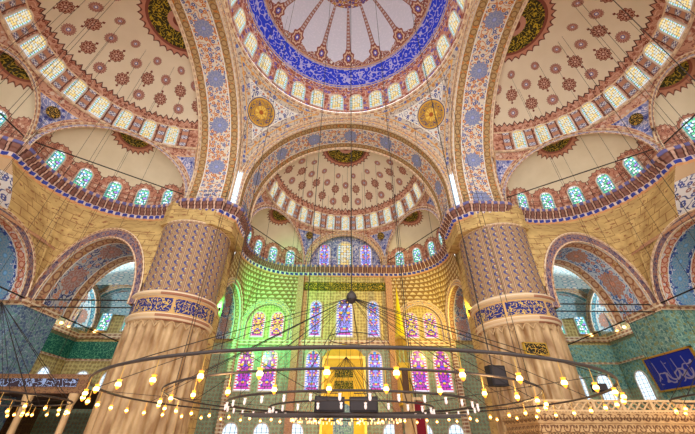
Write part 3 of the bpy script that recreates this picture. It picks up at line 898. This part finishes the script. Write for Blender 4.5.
def loft(top, bot, mat, label, n=48, m=12, bulge=0.0, name='spandrel'):
    """surface between two polylines sampled by arc length"""
    def samp(P):
        c = [0]
        for a, b in zip(P, P[1:]): c.append(c[-1]+(b-a).length)
        def f(t):
            s = t*c[-1]
            for i in range(len(P)-1):
                if s <= c[i+1]+1e-9:
                    k = (s-c[i])/max(1e-9, c[i+1]-c[i]); return P[i]+(P[i+1]-P[i])*k
            return P[-1]
        return f, c[-1]
    ft, lt = samp(top); fb, lb = samp(bot)
    def fn(a, b):
        p, q = ft(a), fb(a); k = b**1.6 if bulge else b
        v = Vector((q.x+(p.x-q.x)*(b**(1+bulge)), q.y+(p.y-q.y)*(b**(1+bulge)), q.z+(p.z-q.z)*b))
        return (v.x, v.y, v.z, a*lt, v.z)
    o = grid(name, fn, n, m, mat); trim(label, o); return o

for s, nm in ((-1, 'left'), (1, 'right')):
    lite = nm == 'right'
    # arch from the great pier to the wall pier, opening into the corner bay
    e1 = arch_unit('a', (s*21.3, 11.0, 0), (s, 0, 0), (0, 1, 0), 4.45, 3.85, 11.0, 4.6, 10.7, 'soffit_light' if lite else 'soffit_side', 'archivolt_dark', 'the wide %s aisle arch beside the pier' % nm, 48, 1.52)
    # arch in the side wall
    e2 = arch_unit('b', (s*25.4, 5.4, 0), (0, -1, 0), (s, 0, 0), 5.2, 4.6, 10.6, 3.4, 10.6, 'soffit_blue', 'archivolt_dark', 'the blue painted side wall arch on the %s' % nm)
    e3 = arch_unit('c', (s*25.4, -5.4, 0), (0, -1, 0), (s, 0, 0), 5.2, 4.6, 10.6, 3.4, 10.6, 'soffit_blue', 'archivolt_dark', 'the nearer side wall arch on the %s' % nm)
    # golden stone between ledge and arches
    A = [rot2(p, pi/2) for p in arc(CHS[2], CHS[3])]          # left side far exedra, from the corner (-25,5.5) to the pier
    A = [Vector((s*-p.x, p.y, 19.5)) for p in A][::-1]       # pier first
    bot = [v for v in e1 if v.x*s > 14.5]
    bot = [Vector((s*16.75, 11.0, 12.5))]+[v for v in e1 if v.z > 12.0]+[Vector((s*25.6, 10.8, 10.8))]+[v for v in e2[1:] if v.y > 5.39]
    loft(A, bot, 'goldstone', 'golden block masonry under the %s side exedra' % nm, 70, 14, .5)
    # patterned spandrel above the side wall arches
    B = [rot2(p, pi/2) for p in arc(CHS[1], CHS[2])]
    B = [Vector((s*-p.x, p.y, 19.5)) for p in B]
    B = sorted(B, key=lambda p: -p.y)
    bot = [v for v in e2 if v.y <= 5.41]+[v for v in e3 if v.y >= -5.41]
    loft(B, bot, 'floral', 'patterned wall above the side arches on the %s' % nm, 60, 10, .5)
    # wall pier
    mb = MB().box(s*25.3, s*28.8, 10.6, 14.3, 0, 10.7)
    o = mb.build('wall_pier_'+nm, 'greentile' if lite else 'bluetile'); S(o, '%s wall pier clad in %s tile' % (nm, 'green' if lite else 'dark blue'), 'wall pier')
    mb = MB().box(s*25.12, s*28.9, 10.4, 14.4, 10.62, 11.0).box(s*25.2, s*28.8, 10.5, 14.35, 10.4, 10.62)
    trim('red moulded cornice on top of the %s wall pier' % nm, mb.build('c', 'moulding'))
    mb = MB().box(s*25.4, s*28.8, -.75, .75, 0, 10.7)
    o = mb.build('wall_middle_pier_'+nm, 'greentile'); S(o, 'slim tiled pier between the %s side arches' % nm, 'wall pier')
    # aisle behind the side arches
    o = grid('wall_'+nm, lambda a, b: (s*31.6, -12+a*38, b*17, a*38, b*17), 4, 2, 'wall_tile'); S(o, '%s outer wall of the hall, tiled green' % nm, 'wall')
    def vault(a, b):
        t = a*pi; return (s*(28.5+3.2*cos(t)), -12+b*25, 15.3+1.2*sin(t), t*3.3, b*22)
    o = grid('ceiling_aisle_'+nm, vault, 24, 10, 'soffit_plain'); S(o, 'painted barrel ceiling of the %s side aisle' % nm, 'ceiling')
    # corner bay
    def cdome(a, b):
        t = a*2*pi; e = b*pi/2; k = max(abs(cos(t)), abs(sin(t))); r = 7.2
        x, y = r*cos(e)*cos(t), r*cos(e)*sin(t)
        return (s*22.5+x*1.28, 20.55+y*.70, 14.2+4.2*sin(e), a*30, b*9)
    o = grid('ceiling_corner_'+nm, cdome, 48, 12, 'aqua'); S(o, 'pale blue vault over the %s corner bay' % nm, 'vault')
    arch_unit('d', (s*26.0, 22.6, 0), (1, 0, 0), (0, 1, 0), 5.2, 4.6, 12.2, 2.9, 12.2, 'soffit_aqua', 'archivolt', 'the pale blue arch against the end wall of the %s corner bay' % nm)
    arch_unit('e', (s*28.6, 19.0, 0), (0, -1, 0), (s, 0, 0), 4.6, 4.1, 12.2, 2.9, 12.2, 'soffit_aqua', 'archivolt', 'the pale arch against the side wall of the %s corner bay' % nm)
    # cornice, tile bands in the corner bay on both walls
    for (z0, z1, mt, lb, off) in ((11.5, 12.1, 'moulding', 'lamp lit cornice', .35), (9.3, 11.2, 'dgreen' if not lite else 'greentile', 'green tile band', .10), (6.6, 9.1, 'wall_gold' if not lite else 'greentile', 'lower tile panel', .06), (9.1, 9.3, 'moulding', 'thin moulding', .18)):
        m1 = MB().box(s*(31.6-off), s*31.55, 13.4, 25.5-off, z0, z1).box(s*15.6, s*31.5, 25.5-off, 25.45, z0, z1)
        trim('%s of the %s corner bay' % (lb, nm), m1.build('t', mt))
    for yy in (20.6, 23.4):
        window((s*31.45, yy, 12.4), (-s, 0, 0), 1.3, 4.0, 'g_cold', 'tall pale window %s on the outer wall of the %s corner bay' % ('nearer' if yy < 21 else 'farther', nm), .12)
    for xx in (23.0, 26.0, 29.0):
        window((s*xx, 25.4, 12.5), (0, -1, 0), 1.3, 3.2, 'g_cold', 'pale window of the %s corner bay end wall under the vault' % nm, .12)
        window((s*xx, 25.4, 5.3), (0, -1, 0), 1.5, 2.7, 'g_day', 'clear window low on the end wall of the %s corner bay' % nm, .12)
    for yy in (16, 19.5, 23):
        window((s*31.45, yy, 5.3), (-s, 0, 0), 1.5, 2.7, 'g_day', 'clear window low on the outer wall of the %s corner bay' % nm, .12)
    # little oil lamps along the cornice
    for i in range(9):
        o = MB().lathe([(0, -.12), (.13, -.08), (.18, .05), (.1, .16), (0, .18)], 8).build('cornice_lamp', 'bulbhot' if i % 1 == 0 else 'bulb', smooth=True)
        o.location = (s*31.2, 14.4+i*1.25, 12.3) if i < 8 else (s*29.6, 25.2, 12.3)
        LAMP4 = o if i == 3 else (LAMP4 if i else None)
        meta(o, 'small lit lamp standing on the cornice of the %s corner bay' % nm, 'lamp', 'cornice lamps of the %s corner bay' % nm)
    light('lamp_and_fill_glow', 'POINT', (-s*2.2, 0, 1.6), 420, (.86, .94, 1.0), .08, parent=LAMP4)  # added cool daylight fill for the corner bay, only parented to a cornice lamp
    # ties
    for z in (11.05, 10.45):
        o = MB().tube([(s*17.0, 11.2, z), (s*25.3, 11.2, z)], .05, 6).build('tie_rod', 'wire'); meta(o, '%s horizontal black tie rod across the wide %s aisle arch' % ('upper' if z > 11 else 'lower', nm), 'tie rod')
    o = MB().tube([(s*25.3, -9.8, 10.95), (s*25.3, 10.4, 10.9), (s*25.15, 14.5, 10.7), (s*25.0, 25.5, 10.7)], .055, 6).build('tie_rod', 'wire'); meta(o, 'long black tie rod running along the %s side wall' % nm, 'tie rod')
    trim('wall strip beside the %s pier' % nm, MB().box(s*12.0, s*12.8, 15.4, 16.9, 0, 19.6).build('t', 'goldstone'))
    # front oblique arch between pier and end wall
    e4 = arch_unit('f', (s*12.4, 20.7, 0), (0, -1, 0), (s, 0, 0), 4.3, 3.75, 12.6, 3.2, 11.4, 'soffit_side', 'archivolt', 'the arch between the %s pier and the end wall' % nm)
    e5 = arch_unit('g', (s*9.3, 24.9, 0), (s, 0, 0), (0, 1, 0), 3.1, 2.55, 13.2, .6, 11.5, 'soffit_plain', 'archivolt', 'the blind arch round two stained windows, %s of the mihrab' % nm)
    A = [Vector((s*abs(p.x), p.y, 19.5)) for p in arc(CH[2], CH[3])]
    A = A[::-1]                                            # from pier to the bay corner
    bot = [Vector((s*12.4, 16.4, 15.0))]+[v for v in e4 if v.z > 12.5 and v.y > 16.5][::-1]
    bot = sorted([v for v in e4 if v.z > 12.4], key=lambda v: v.y)+[Vector((s*12.4, 25.0, 12.5))]+sorted([v for v in e5 if v.z > 13.0], key=lambda v: -abs(v.x))+[Vector((s*6.0, 24.95, 13.0))]
    loft(A, bot, 'stalactite', 'stalactite vaulting under the %s front exedra' % nm, 70, 14, .5)

# end wall (faces the camera)
mb = MB()
o = grid('wall_end', lambda a, b: (-31.6+a*63.2, 25.5, 11.2+b*8.6, a*63, 11.2+b*8.6), 4, 2, 'wall_gold'); S(o, 'upper end wall around the stained windows', 'wall')
o = grid('wall_end_lower', lambda a, b: (-31.6+a*63.2, 25.5, b*11.2, a*63, b*11.2), 4, 2, 'wall_tile'); S(o, 'lower end wall in green blue tile', 'wall')
mb = MB().box(-12.4, 12.4, 25.1, 25.5, 11.15, 11.55).box(-12.4, 12.4, 25.2, 25.5, 10.95, 11.15); trim('red and tan moulding between the two window rows of the end wall', mb.build('t', 'moulding'))
mb = MB().box(-5.3, 5.3, 25.1, 25.5, 17.75, 18.75); trim('dark green band with gold inscription over the mihrab bay', mb.build('t', 'greenband'))
for s, nm in ((-1, 'left'), (1, 'right')):
    mb = MB().box(s*5.25, s*6.05, 24.8, 25.5, 0, 19.5); trim('%s pilaster of the mihrab bay' % nm, mb.build('t', 'soffit_plain'))
    mb = MB().box(s*12.4, s*12.9, 24.6, 25.5, 0, 11.5); trim('%s corner strip of the end wall' % nm, mb.build('t', 'moulding'))
    for xx in (10.45, 8.15):
        window((s*xx, 25.42, 11.9), (0, -1, 0), 1.5, 2.95, 'g_amber', '%s upper stained window in the blind arch %s of the mihrab' % ('outer' if xx > 9 else 'inner', nm), .12)
    for xx in (11.15, 8.5):
        window((s*xx, 25.42, 6.2), (0, -1, 0), 1.75, 4.2, 'g_rose', '%s lower magenta stained window %s of the mihrab' % ('outer' if xx > 9 else 'inner', nm), .12)
    window((s*3.55, 25.42, 12.0), (0, -1, 0), 1.35, 4.3, 'g_vio', 'tall violet stained window %s above the mihrab' % nm, .14)
    window((s*3.55, 25.42, 6.2), (0, -1, 0), 1.5, 4.1, 'g_vio', 'lower violet striped window just %s of the mihrab' % nm, .12)
    for xx in (4.9, 8.4, 11.6):
        window((s*xx, 25.42, .9), (0, -1, 0), 1.5, 2.3, 'g_day', 'bright ground level window in the end wall, %s side' % nm, .12)
window((0, 25.42, 12.0), (0, -1, 0), 1.9, 4.5, 'g_vio', 'wide stained window directly above the mihrab', .14)
# mihrab
root = empty('mihrab', (0, 25.4, 0)); root.scale = (.88, 1, 1); meta(root, 'gilded mihrab with green inscription plates in the middle of the end wall', 'mihrab')
mb = MB().box(-2.6, 2.6, -.45, .05, 0, 9.6)
pr = [(-2.6, 9.6), (-2.2, 10.2), (-1.2, 10.6), (0, 11.1), (1.2, 10.6), (2.2, 10.2), (2.6, 9.6)]
mb.add([(x, -.4, z) for x, z in pr]+[(x, .05, z) for x, z in pr], [tuple(range(7)), tuple(range(7, 14))]+[(i, i+1, i+8, i+7) for i in range(6)], [(x, z) for x, z in pr]*2)
mb.build('surround', 'gilt', root)
for z in (6.3, 7.5): MB().box(-1.15, 1.15, -.55, -.4, z, z+.85).build('inscription_plate', 'greenband', root)
MB().box(-2.75, 2.75, -.6, .05, 9.4, 9.7).box(-2.75, -2.45, -.55, .05, 0, 9.4).box(2.45, 2.75, -.55, .05, 0, 9.4).build('frame_moulding', 'gold', root)
nb = MB(); N = 12
pts = arch_pts(2.4, 5.0, 12)
nb.add([(x, -.5, z) for x, z in pts], [tuple(range(len(pts)))], [(x, z) for x, z in pts]); nb.build('niche', 'bluetile', root)

# galleries in the aisles: beam with blue inscription, posts
for s, nm in ((-1, 'left'),):
    root = empty('wall_gallery_'+nm, (s*22, 11, 0)); S(root, '%s aisle gallery on marble posts with a blue inscribed parapet' % nm, 'gallery')
    def B(x0, x1, y0, y1, z0, z1, mb=None):
        mb = mb or MB(); mb.box(s*x0-s*22, s*x1-s*22, y0-11, y1-11, z0, z1); return mb
    mb = B(18.0, 25.0, 11.0, 25.0, 4.35, 4.6); B(25.0, 31.4, -12, 25.0, 4.35, 4.6, mb); mb.build('deck', 'wood', root)
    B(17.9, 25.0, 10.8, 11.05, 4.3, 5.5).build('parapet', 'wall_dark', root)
    B(18.6, 24.9, 10.74, 10.8, 4.7, 5.2).build('inscription_strip', 'parapet_text', root)
    for xx in (18.6, 21.7, 24.6):
        MB().lathe([(.28, 0), (.22, .2), (.20, 3.6), (.32, 4.0), (.32, 4.3)], 12, (s*xx-s*22, 0, 0)).build('post', 'marbleplain', root, True)
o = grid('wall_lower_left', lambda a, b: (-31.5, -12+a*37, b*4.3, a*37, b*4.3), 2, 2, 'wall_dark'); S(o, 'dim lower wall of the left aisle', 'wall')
for yy in range(-8, 24, 4):
    window((-31.4, yy, 1.0), (1, 0, 0), 1.5, 2.2, 'g_day', 'ground level window in the left aisle wall', .12)

# ------------------------------------------------------------------ minbar with its spire
root = empty('minbar', (6.15, 22.2, 0)); root.scale = (.62, 1, 1); meta(root, 'pulpit with a tall yellow lit spire and long stair beside the mihrab', 'pulpit')
MB().lathe([(.92, 11.0), (.95, 11.2), (.86, 11.25), (.03, 17.0), (0, 17.1)], 8).build('spire', 'yellow', root)
MB().lathe([(.03, 17.0), (.12, 17.2), (.03, 17.4), (.1, 17.6), (0, 17.9)], 8).build('finial', 'gold', root, True)
mb = MB()
for i in range(8):
    a = 2*pi*(i+.5)/8; mb.tube([(.85*cos(a), .85*sin(a), 8.4), (.85*cos(a), .85*sin(a), 10.9)], .07, 6)
mb.lathe([(.8, 10.75), (1.0, 10.8), (1.0, 11.05), (.8, 11.1)], 8).lathe([(.98, 10.1), (.9, 10.6), (.98, 10.75)], 8); mb.build('canopy_columns', 'gold', root)
MB().box(-.9, .9, -.9, .9, 4.6, 8.4).build('body', 'gilt', root)
MB().box(-.5, .5, -.96, -.88, 4.8, 7.9).build('door', 'wood', root)
mb = MB(); mb.add([(-.7, -.9, 5.6), (-.7, -6.5, .6), (-.7, -6.5, 0), (-.7, -.9, 0), (.7, -.9, 5.6), (.7, -6.5, .6), (.7, -6.5, 0), (.7, -.9, 0)], [(0, 1, 2, 3), (4, 5, 6, 7), (0, 1, 5, 4), (1, 2, 6, 5), (3, 0, 4, 7)]); mb.build('stair_flank', 'marbleplain', root)
mb = MB().tube([(-.75, -.9, 6.9), (-.75, -6.5, 1.9)], .09, 6).tube([(.75, -.9, 6.9), (.75, -6.5, 1.9)], .09, 6); mb.build('handrail', 'wood', root)
MB().box(-.6, .6, -6.3, -6.2, 2.0, 4.4).build('curtain', 'redcloth', root)
mb = MB().box(-.75, -.6, -6.4, -6.1, 0, 4.5).box(.6, .75, -6.4, -6.1, 0, 4.5).box(-.8, .8, -6.42, -6.08, 4.5, 4.7); mb.build('gate_frame', 'marbleplain', root)

# ------------------------------------------------------------------ marble tribune at the right
root = empty('tribune', (10.4, 5.6, 0)); meta(root, 'carved marble tribune with a pierced parapet in front of the right pier', 'tribune')
W, D = 9.8, 4.3
def rail(mb, ax, L, z0, z1):
    """pierced slab: bars, verticals and diamonds"""
    def bx(a0, a1, c0, c1, z0, z1):
        if ax == 'x': mb.box(a0, a1, c0, c1, z0, z1)
        else: mb.box(c0, c1, a0, a1, z0, z1)
    bx(0, L, 0, .12, z1-.10, z1); bx(0, L, 0, .12, z0, z0+.10)
    n = int(L/.42)
    for i in range(n):
        a = i*L/n; w = L/n
        h0, h1 = z0+.10, z1-.10
        for (p, q) in (((a, h0), (a+w, h1)), ((a, h1), (a+w, h0))):
            if ax == 'x': mb.tube([(p[0], .06, p[1]), (q[0], .06, q[1])], .05, 4, caps=False)
            else: mb.tube([(.06, p[0], p[1]), (0.06, q[0], q[1])], .05, 4, caps=False)
    for i in range(int(L/1.6)+1):
        a = min(i*1.6, L-.14); bx(a, a+.16, -.02, .14, z0, z1+.03)
mb = MB(); rail(mb, 'x', W, 3.02, 3.6); mb.build('front_parapet', 'marbleplain', root)
mb = MB(); rail(mb, 'y', D, 3.02, 3.6); mb.build('side_parapet', 'marbleplain', root)
mb = MB().box(-.12, W, -.12, D, 2.86, 3.02).box(-.2, W, -.2, D, 2.72, 2.86).box(-.08, W, -.08, D, 2.5, 2.72).box(0, W, 0, D, 2.2, 2.5); mb.build('cornice_slab', 'carved', root)
MB().box(.05, W, .05, D, 1.75, 2.2).box(-.1, W, -.1, D, 2.1, 2.25).build('frieze', 'carved', root)
for i in range(5):
    x = .25+i*2.3
    MB().lathe([(.2, 0), (.15, .2), (.14, 1.7), (.24, 1.95), (.24, 2.2)], 12, (x, .25, 0)).build('column', 'marbleplain', root, True)
for i in range(1, 3):
    MB().lathe([(.2, 0), (.15, .2), (.14, 1.7), (.24, 1.95), (.24, 2.2)], 12, (.25, .25+i*2.3, 0)).build('column', 'marbleplain', root, True)

# blue calligraphy panel on the right wall pier
root = empty('calligraphy_panel', (24.95, 11.85, 6.2)); root.rotation_euler = (radians(6), 0, -pi/2)
meta(root, 'large framed blue panel of pale calligraphy hung on the right tiled pier', 'panel')
mesh('board', [(-2.2, 0, -1.15), (2.2, 0, -1.15), (2.2, 0, 1.15), (-2.2, 0, 1.15), (-2.2, .08, -1.15), (2.2, .08, -1.15), (2.2, .08, 1.15), (-2.2, .08, 1.15)], [(0, 1, 2, 3), (4, 5, 6, 7), (0, 1, 5, 4), (2, 3, 7, 6)], 'callig', [(-2.2, 0), (2.2, 0), (2.2, 2.3), (-2.2, 2.3)]*2, parent=root)
mb = MB().box(-2.3, 2.3, -.06, .1, 1.12, 1.25).box(-2.3, 2.3, -.06, .1, -1.25, -1.12).box(-2.3, -2.18, -.06, .1, -1.25, 1.25).box(2.18, 2.3, -.06, .1, -1.25, 1.25); mb.build('gold_frame', 'gold', root)

# plaque and screen near the right pier
root = empty('inscription_plaque', (13.9, 10.05, 7.25), radians(8)); meta(root, 'black plaque with gold calligraphy fixed to the right fluted pier', 'plaque')
MB().box(-.85, .85, -.08, .0, -.38, .38).build('plate', 'plaque', root)
MB().box(-.92, .92, -.1, .12, .36, .44).box(-.92, .92, -.1, .12, -.44, -.36).box(-.92, -.84, -.1, .12, -.44, .44).box(.84, .92, -.1, .12, -.44, .44).build('gold_frame', 'gold', root)
root = empty('loudspeaker', (10.75, 10.4, 5.5), radians(10)); meta(root, 'square black loudspeaker box on the inner side of the right pier', 'loudspeaker')
MB().box(-.6, .6, -.3, .35, -.65, .65).build('cabinet', 'speaker', root); MB().box(-.5, .5, -.34, -.3, -.55, .55).build('speaker_grille', 'grille', root)
root = empty('loudspeaker', (17.2, 9.6, 4.7), 0); meta(root, 'small black loudspeaker box above the tribune parapet', 'loudspeaker')
MB().box(-.35, .35, -.25, .4, -.22, .22).build('cabinet', 'speaker', root); MB().box(-.3, .3, -.28, -.25, -.17, .17).build('speaker_grille', 'grille', root)

# ------------------------------------------------------------------ chandelier
HUB = Vector((.35, 1.0, 7.6))
CX, CY = .35, 2.15
def ring_pts(cx, cy, r, z, n=96): return [(cx+r*sin(2*pi*i/n), cy+r*cos(2*pi*i/n), z) for i in range(n)]
def add_lamp_kind(nm, glass, stem=True, size=1.0, h=.42):
    """hanging glass lamp: flared glass, bulb; origin at the ring"""
    r = empty(nm, (0, 0, -60))
    hot = glass in ('bulb', 'bulbhot')
    MB().lathe([(.02*size, -h-.20*size), (.07*size, -h-.15*size), (.085*size, -h-.04*size), (.06*size, -h+.05*size), (.10*size, -h+.15*size)], 8).build('glass', 'amber' if hot else glass, r, True)
    gl = r.children[0] if r.children else None
    if hot: MB().lathe([(0, -h-.13*size), (.10*size, -h-.09*size), (.115*size, -h-.02*size), (.08*size, -h+.05*size), (0, -h+.08*size)], 8).build('bulb', glass, gl, True)
    MB().tube([(0, 0, 0), (0, 0, -h+.1*size)], .010, 4).build('stem', 'brass', r)
    return r
def copy_lamp(src, loc, label, group):
    c = src.copy(); COL.objects.link(c); c.location = loc; meta(c, label, 'lamp', group)
    for ch in src.children:
        d = ch.copy(); COL.objects.link(d); d.parent = c
        for g in ch.children:
            e = g.copy(); COL.objects.link(e); e.parent = d
    return c
LK = {'hot': add_lamp_kind('hanging_lamp', 'bulbhot', size=.6), 'warm': add_lamp_kind('hanging_lamp', 'bulb', size=.6), 'milk': add_lamp_kind('hanging_lamp', 'milk', size=.6, h=.13), 'glow': add_lamp_kind('hanging_lamp', 'milkglow', size=.6, h=.2)}
def chandelier(cx, cy, rings, hub, label, wires=True, mat='iron', power=0, ztop=None):
    root = empty('chandelier', (cx, cy, 0)); meta(root, label, 'chandelier')
    for (r, z, th, n, kind, lab) in rings:
        MB().tube([(r*sin(2*pi*i/96), r*cos(2*pi*i/96), z) for i in range(96)], th, 6, True).build('ring', mat, root, True)
        for k in range(n):
            a = 2*pi*(k+.5)/n
            copy_lamp(LK[kind], (cx+r*sin(a), cy+r*cos(a), z-th+.004), lab, lab.replace('lit glass lamp', 'lamps').replace('glass lamp', 'lamps'))
    if wires:
        mb = MB()
        for (r, z, th, n, kind, lab) in rings[:2]:
            for k in range(12):
                a = 2*pi*(k+.3)/12; mb.tube([(r*sin(a), r*cos(a), z), (hub[0]-cx, hub[1]-cy, hub[2])], .014, 4)
        for (r, z, th, n, kind, lab) in rings[:1]:
            for k in range(6):                                # spokes between rings
                a = 2*pi*k/6+.26; r2 = rings[-1][0]; mb.tube([(r*sin(a), r*cos(a), z), (r2*sin(a), r2*cos(a), rings[-1][1])], .009, 4)
        if ztop: mb.tube([(hub[0]-cx, hub[1]-cy, hub[2]), (hub[0]-cx, hub[1]-cy, ztop)], .015, 4)
        mb.build('suspension_cables', 'wire', root)
    if power:
        for k in range(6):
            a = 2*pi*(k+.5)/6; r = rings[0][0]*.8; light('lamp_and_fill_glow', 'POINT', (r*sin(a), r*cos(a), rings[0][1]-.3), power, (1.0, .62, .26), .35, parent=root)
    return root
ch = chandelier(CX, CY, [
    (10.0, 3.2, .042, 46, 'hot', 'lit glass lamp hanging from the widest iron ring of the main chandelier'),
    (7.8, 3.18, .036, 34, 'hot', 'lit glass lamp hanging from the second iron ring of the main chandelier'),
    (5.4, 2.95, .04, 36, 'milk', 'unlit white glass lamp on the third iron ring of the main chandelier'),
    (3.6, 2.85, .035, 26, 'milk', 'unlit white glass lamp on the innermost iron ring of the main chandelier')],
    HUB, 'huge main chandelier of concentric iron rings hung under the dome', power=95)
mb = MB().tube([(HUB.x-CX, HUB.y-CY, HUB.z), (HUB.x-CX, HUB.y-CY, 45.9)], .03, 6); mb.build('chain', 'wire', ch)
MB().lathe([(0, -.35), (.18, -.25), (.28, 0), (.2, .2), (.05, .35)], 10, (HUB.x-CX, HUB.y-CY, HUB.z)).build('hub', 'iron', ch, True)
MB().tube([(1.1*sin(2*pi*i/32)+HUB.x-CX, 1.1*cos(2*pi*i/32)+HUB.y-CY, 5.6) for i in range(32)], .02, 4, True).build('spreader_ring', 'iron', ch)
# iron beams carrying the loudspeakers at the middle
mb = MB().box(-4.2, 4.2, -2.9, -2.82, 2.42, 2.48).box(-4.2, 4.2, -2.2, -2.12, 2.4, 2.46).box(-4.2, 4.2, -1.3, -1.22, 2.42, 2.48); mb.build('cross_beam', 'iron', ch)
for (x, y, w, rz, lb) in ((-.80, -.3, .92, radians(14), 'black loudspeaker left of the pair hung in the middle of the main chandelier'), (.62, -.3, .86, radians(-12), 'black loudspeaker right of the pair hung in the middle of the main chandelier')):
    root = empty('loudspeaker', (x+.2, y-.2, 2.78), rz); meta(root, lb, 'loudspeaker')
    mb = MB(); a = w/1.6
    mb.prism([(-a, -.35), (a, -.35), (a*.8, .35), (-a*.8, .35)], -.25, .25); mb.build('cabinet', 'speaker', root)
    MB().box(-a*.9, a*.9, -.39, -.35, -.2, .2).build('speaker_grille', 'grille', root)
    MB().tube([(-a*.8, 0, .25), (-a*.8, 0, .4), (a*.8, 0, .4), (a*.8, 0, .25)], .02, 6).build('bracket', 'iron', root)

chandelier(0.2, 16.8, [(4.5, 3.3, .035, 40, 'glow', 'small glass lamp on the outer ring of the chandelier before the mihrab'), (3.0, 3.2, .03, 22, 'glow', 'small glass lamp on the inner ring of the chandelier before the mihrab')], (0.2, 16.8, 8), 'round iron chandelier hung before the mihrab', power=60, ztop=33.35)
chandelier(-19.2, 3.2, [(5.1, 3.35, .045, 30, 'hot', 'lit glass lamp on the outer ring of the left aisle chandelier'), (3.4, 3.2, .03, 18, 'warm', 'lit glass lamp on the inner ring of the left aisle chandelier')], (-19.2, 3.2, 8), 'round iron chandelier in the left aisle', power=45, ztop=32.2)
chandelier(19.8, 1.0, [(4.4, 3.4, .04, 22, 'warm', 'lit glass lamp on the ring of the right aisle chandelier')], (19.8, 1.0, 8), 'round iron chandelier in the right aisle beyond the tribune', power=45, ztop=32.7)
for o in list(LK.values()):
    for c_ in list(o.children_recursive): bpy.data.objects.remove(c_)
    bpy.data.objects.remove(o)

# long hanging wires from the vaults
def wire(x, y, ztop, zbot, lab, grp):
    o = MB().tube([(x, y, ztop), (x, y, zbot)], .013, 4, caps=False).build('hanging_wire', 'wire'); meta(o, lab, 'wire', grp)
for k in range(16):
    a = 2*pi*(k+.5)/16
    for r in (7.5,):
        x, y = CX+r*sin(a), CY+r*cos(a)
        wire(x, y, DC+sqrt(DR*DR-x*x-y*y)-.05, 3.2, 'thin black wire dropping from the central dome to the main chandelier', 'wires from the central dome')
for nm, rot in ROTS.items():
    for k in range(14):
        a = -pi/2+pi*(k+.5)/14; r = 4.2+(k % 3)*1.6
        p = rot2(Vector((r*sin(a), HY+.6+r*cos(a)*.9)), rot); rr = hypot(p.x-rot2(Vector((0, HY)), rot).x, p.y-rot2(Vector((0, HY)), rot).y)
        zt = RINGZ+6.95*sqrt(max(0, 1-(rr/RINGR)**2))-.05
        if p.y < -9: continue
        wire(p.x, p.y, zt, 4.0, 'thin black wire dropping from the %s half dome' % nm, 'wires from the %s half dome' % nm)

# coloured floodlights on the walls of the end bay
def flood(loc, tgt, power, col, lab):
    root = empty('floodlight', loc); meta(root, lab, 'floodlight')
    MB().box(-.18, .18, -.12, .12, -.14, .14).build('housing', 'dark', root)
    light('flood_beam', 'SPOT', (0, 0, .25), power, col, .15, target=Vector(tgt)-Vector(loc)+Vector((0, 0, -.25)), parent=root, spot=95)
    return root
flood((-11.75, 15.3, 11.75), (-9.5, 25, 14.5), 6500, (.06, 1.0, .28), 'small floodlight throwing green light on the left front exedra wall')
flood((11.75, 15.3, 11.75), (9.3, 25, 14.5), 3200, (1.0, .80, .08), 'small floodlight throwing yellow light on the right front exedra wall')
flood((0.4, 20.5, 0.14), (0.0, 25.4, 7.5), 700, (1.0, .74, .08), 'small floodlight throwing yellow light on the mihrab')
for s, nm in ((-1, 'left'), (1, 'right')):
    flood((s*25.75, .2, 10.84), (s*27.2, 10.6, 9.5), 900, (1.0, .60, .10), 'small floodlight throwing amber light on the %s wall pier' % nm)
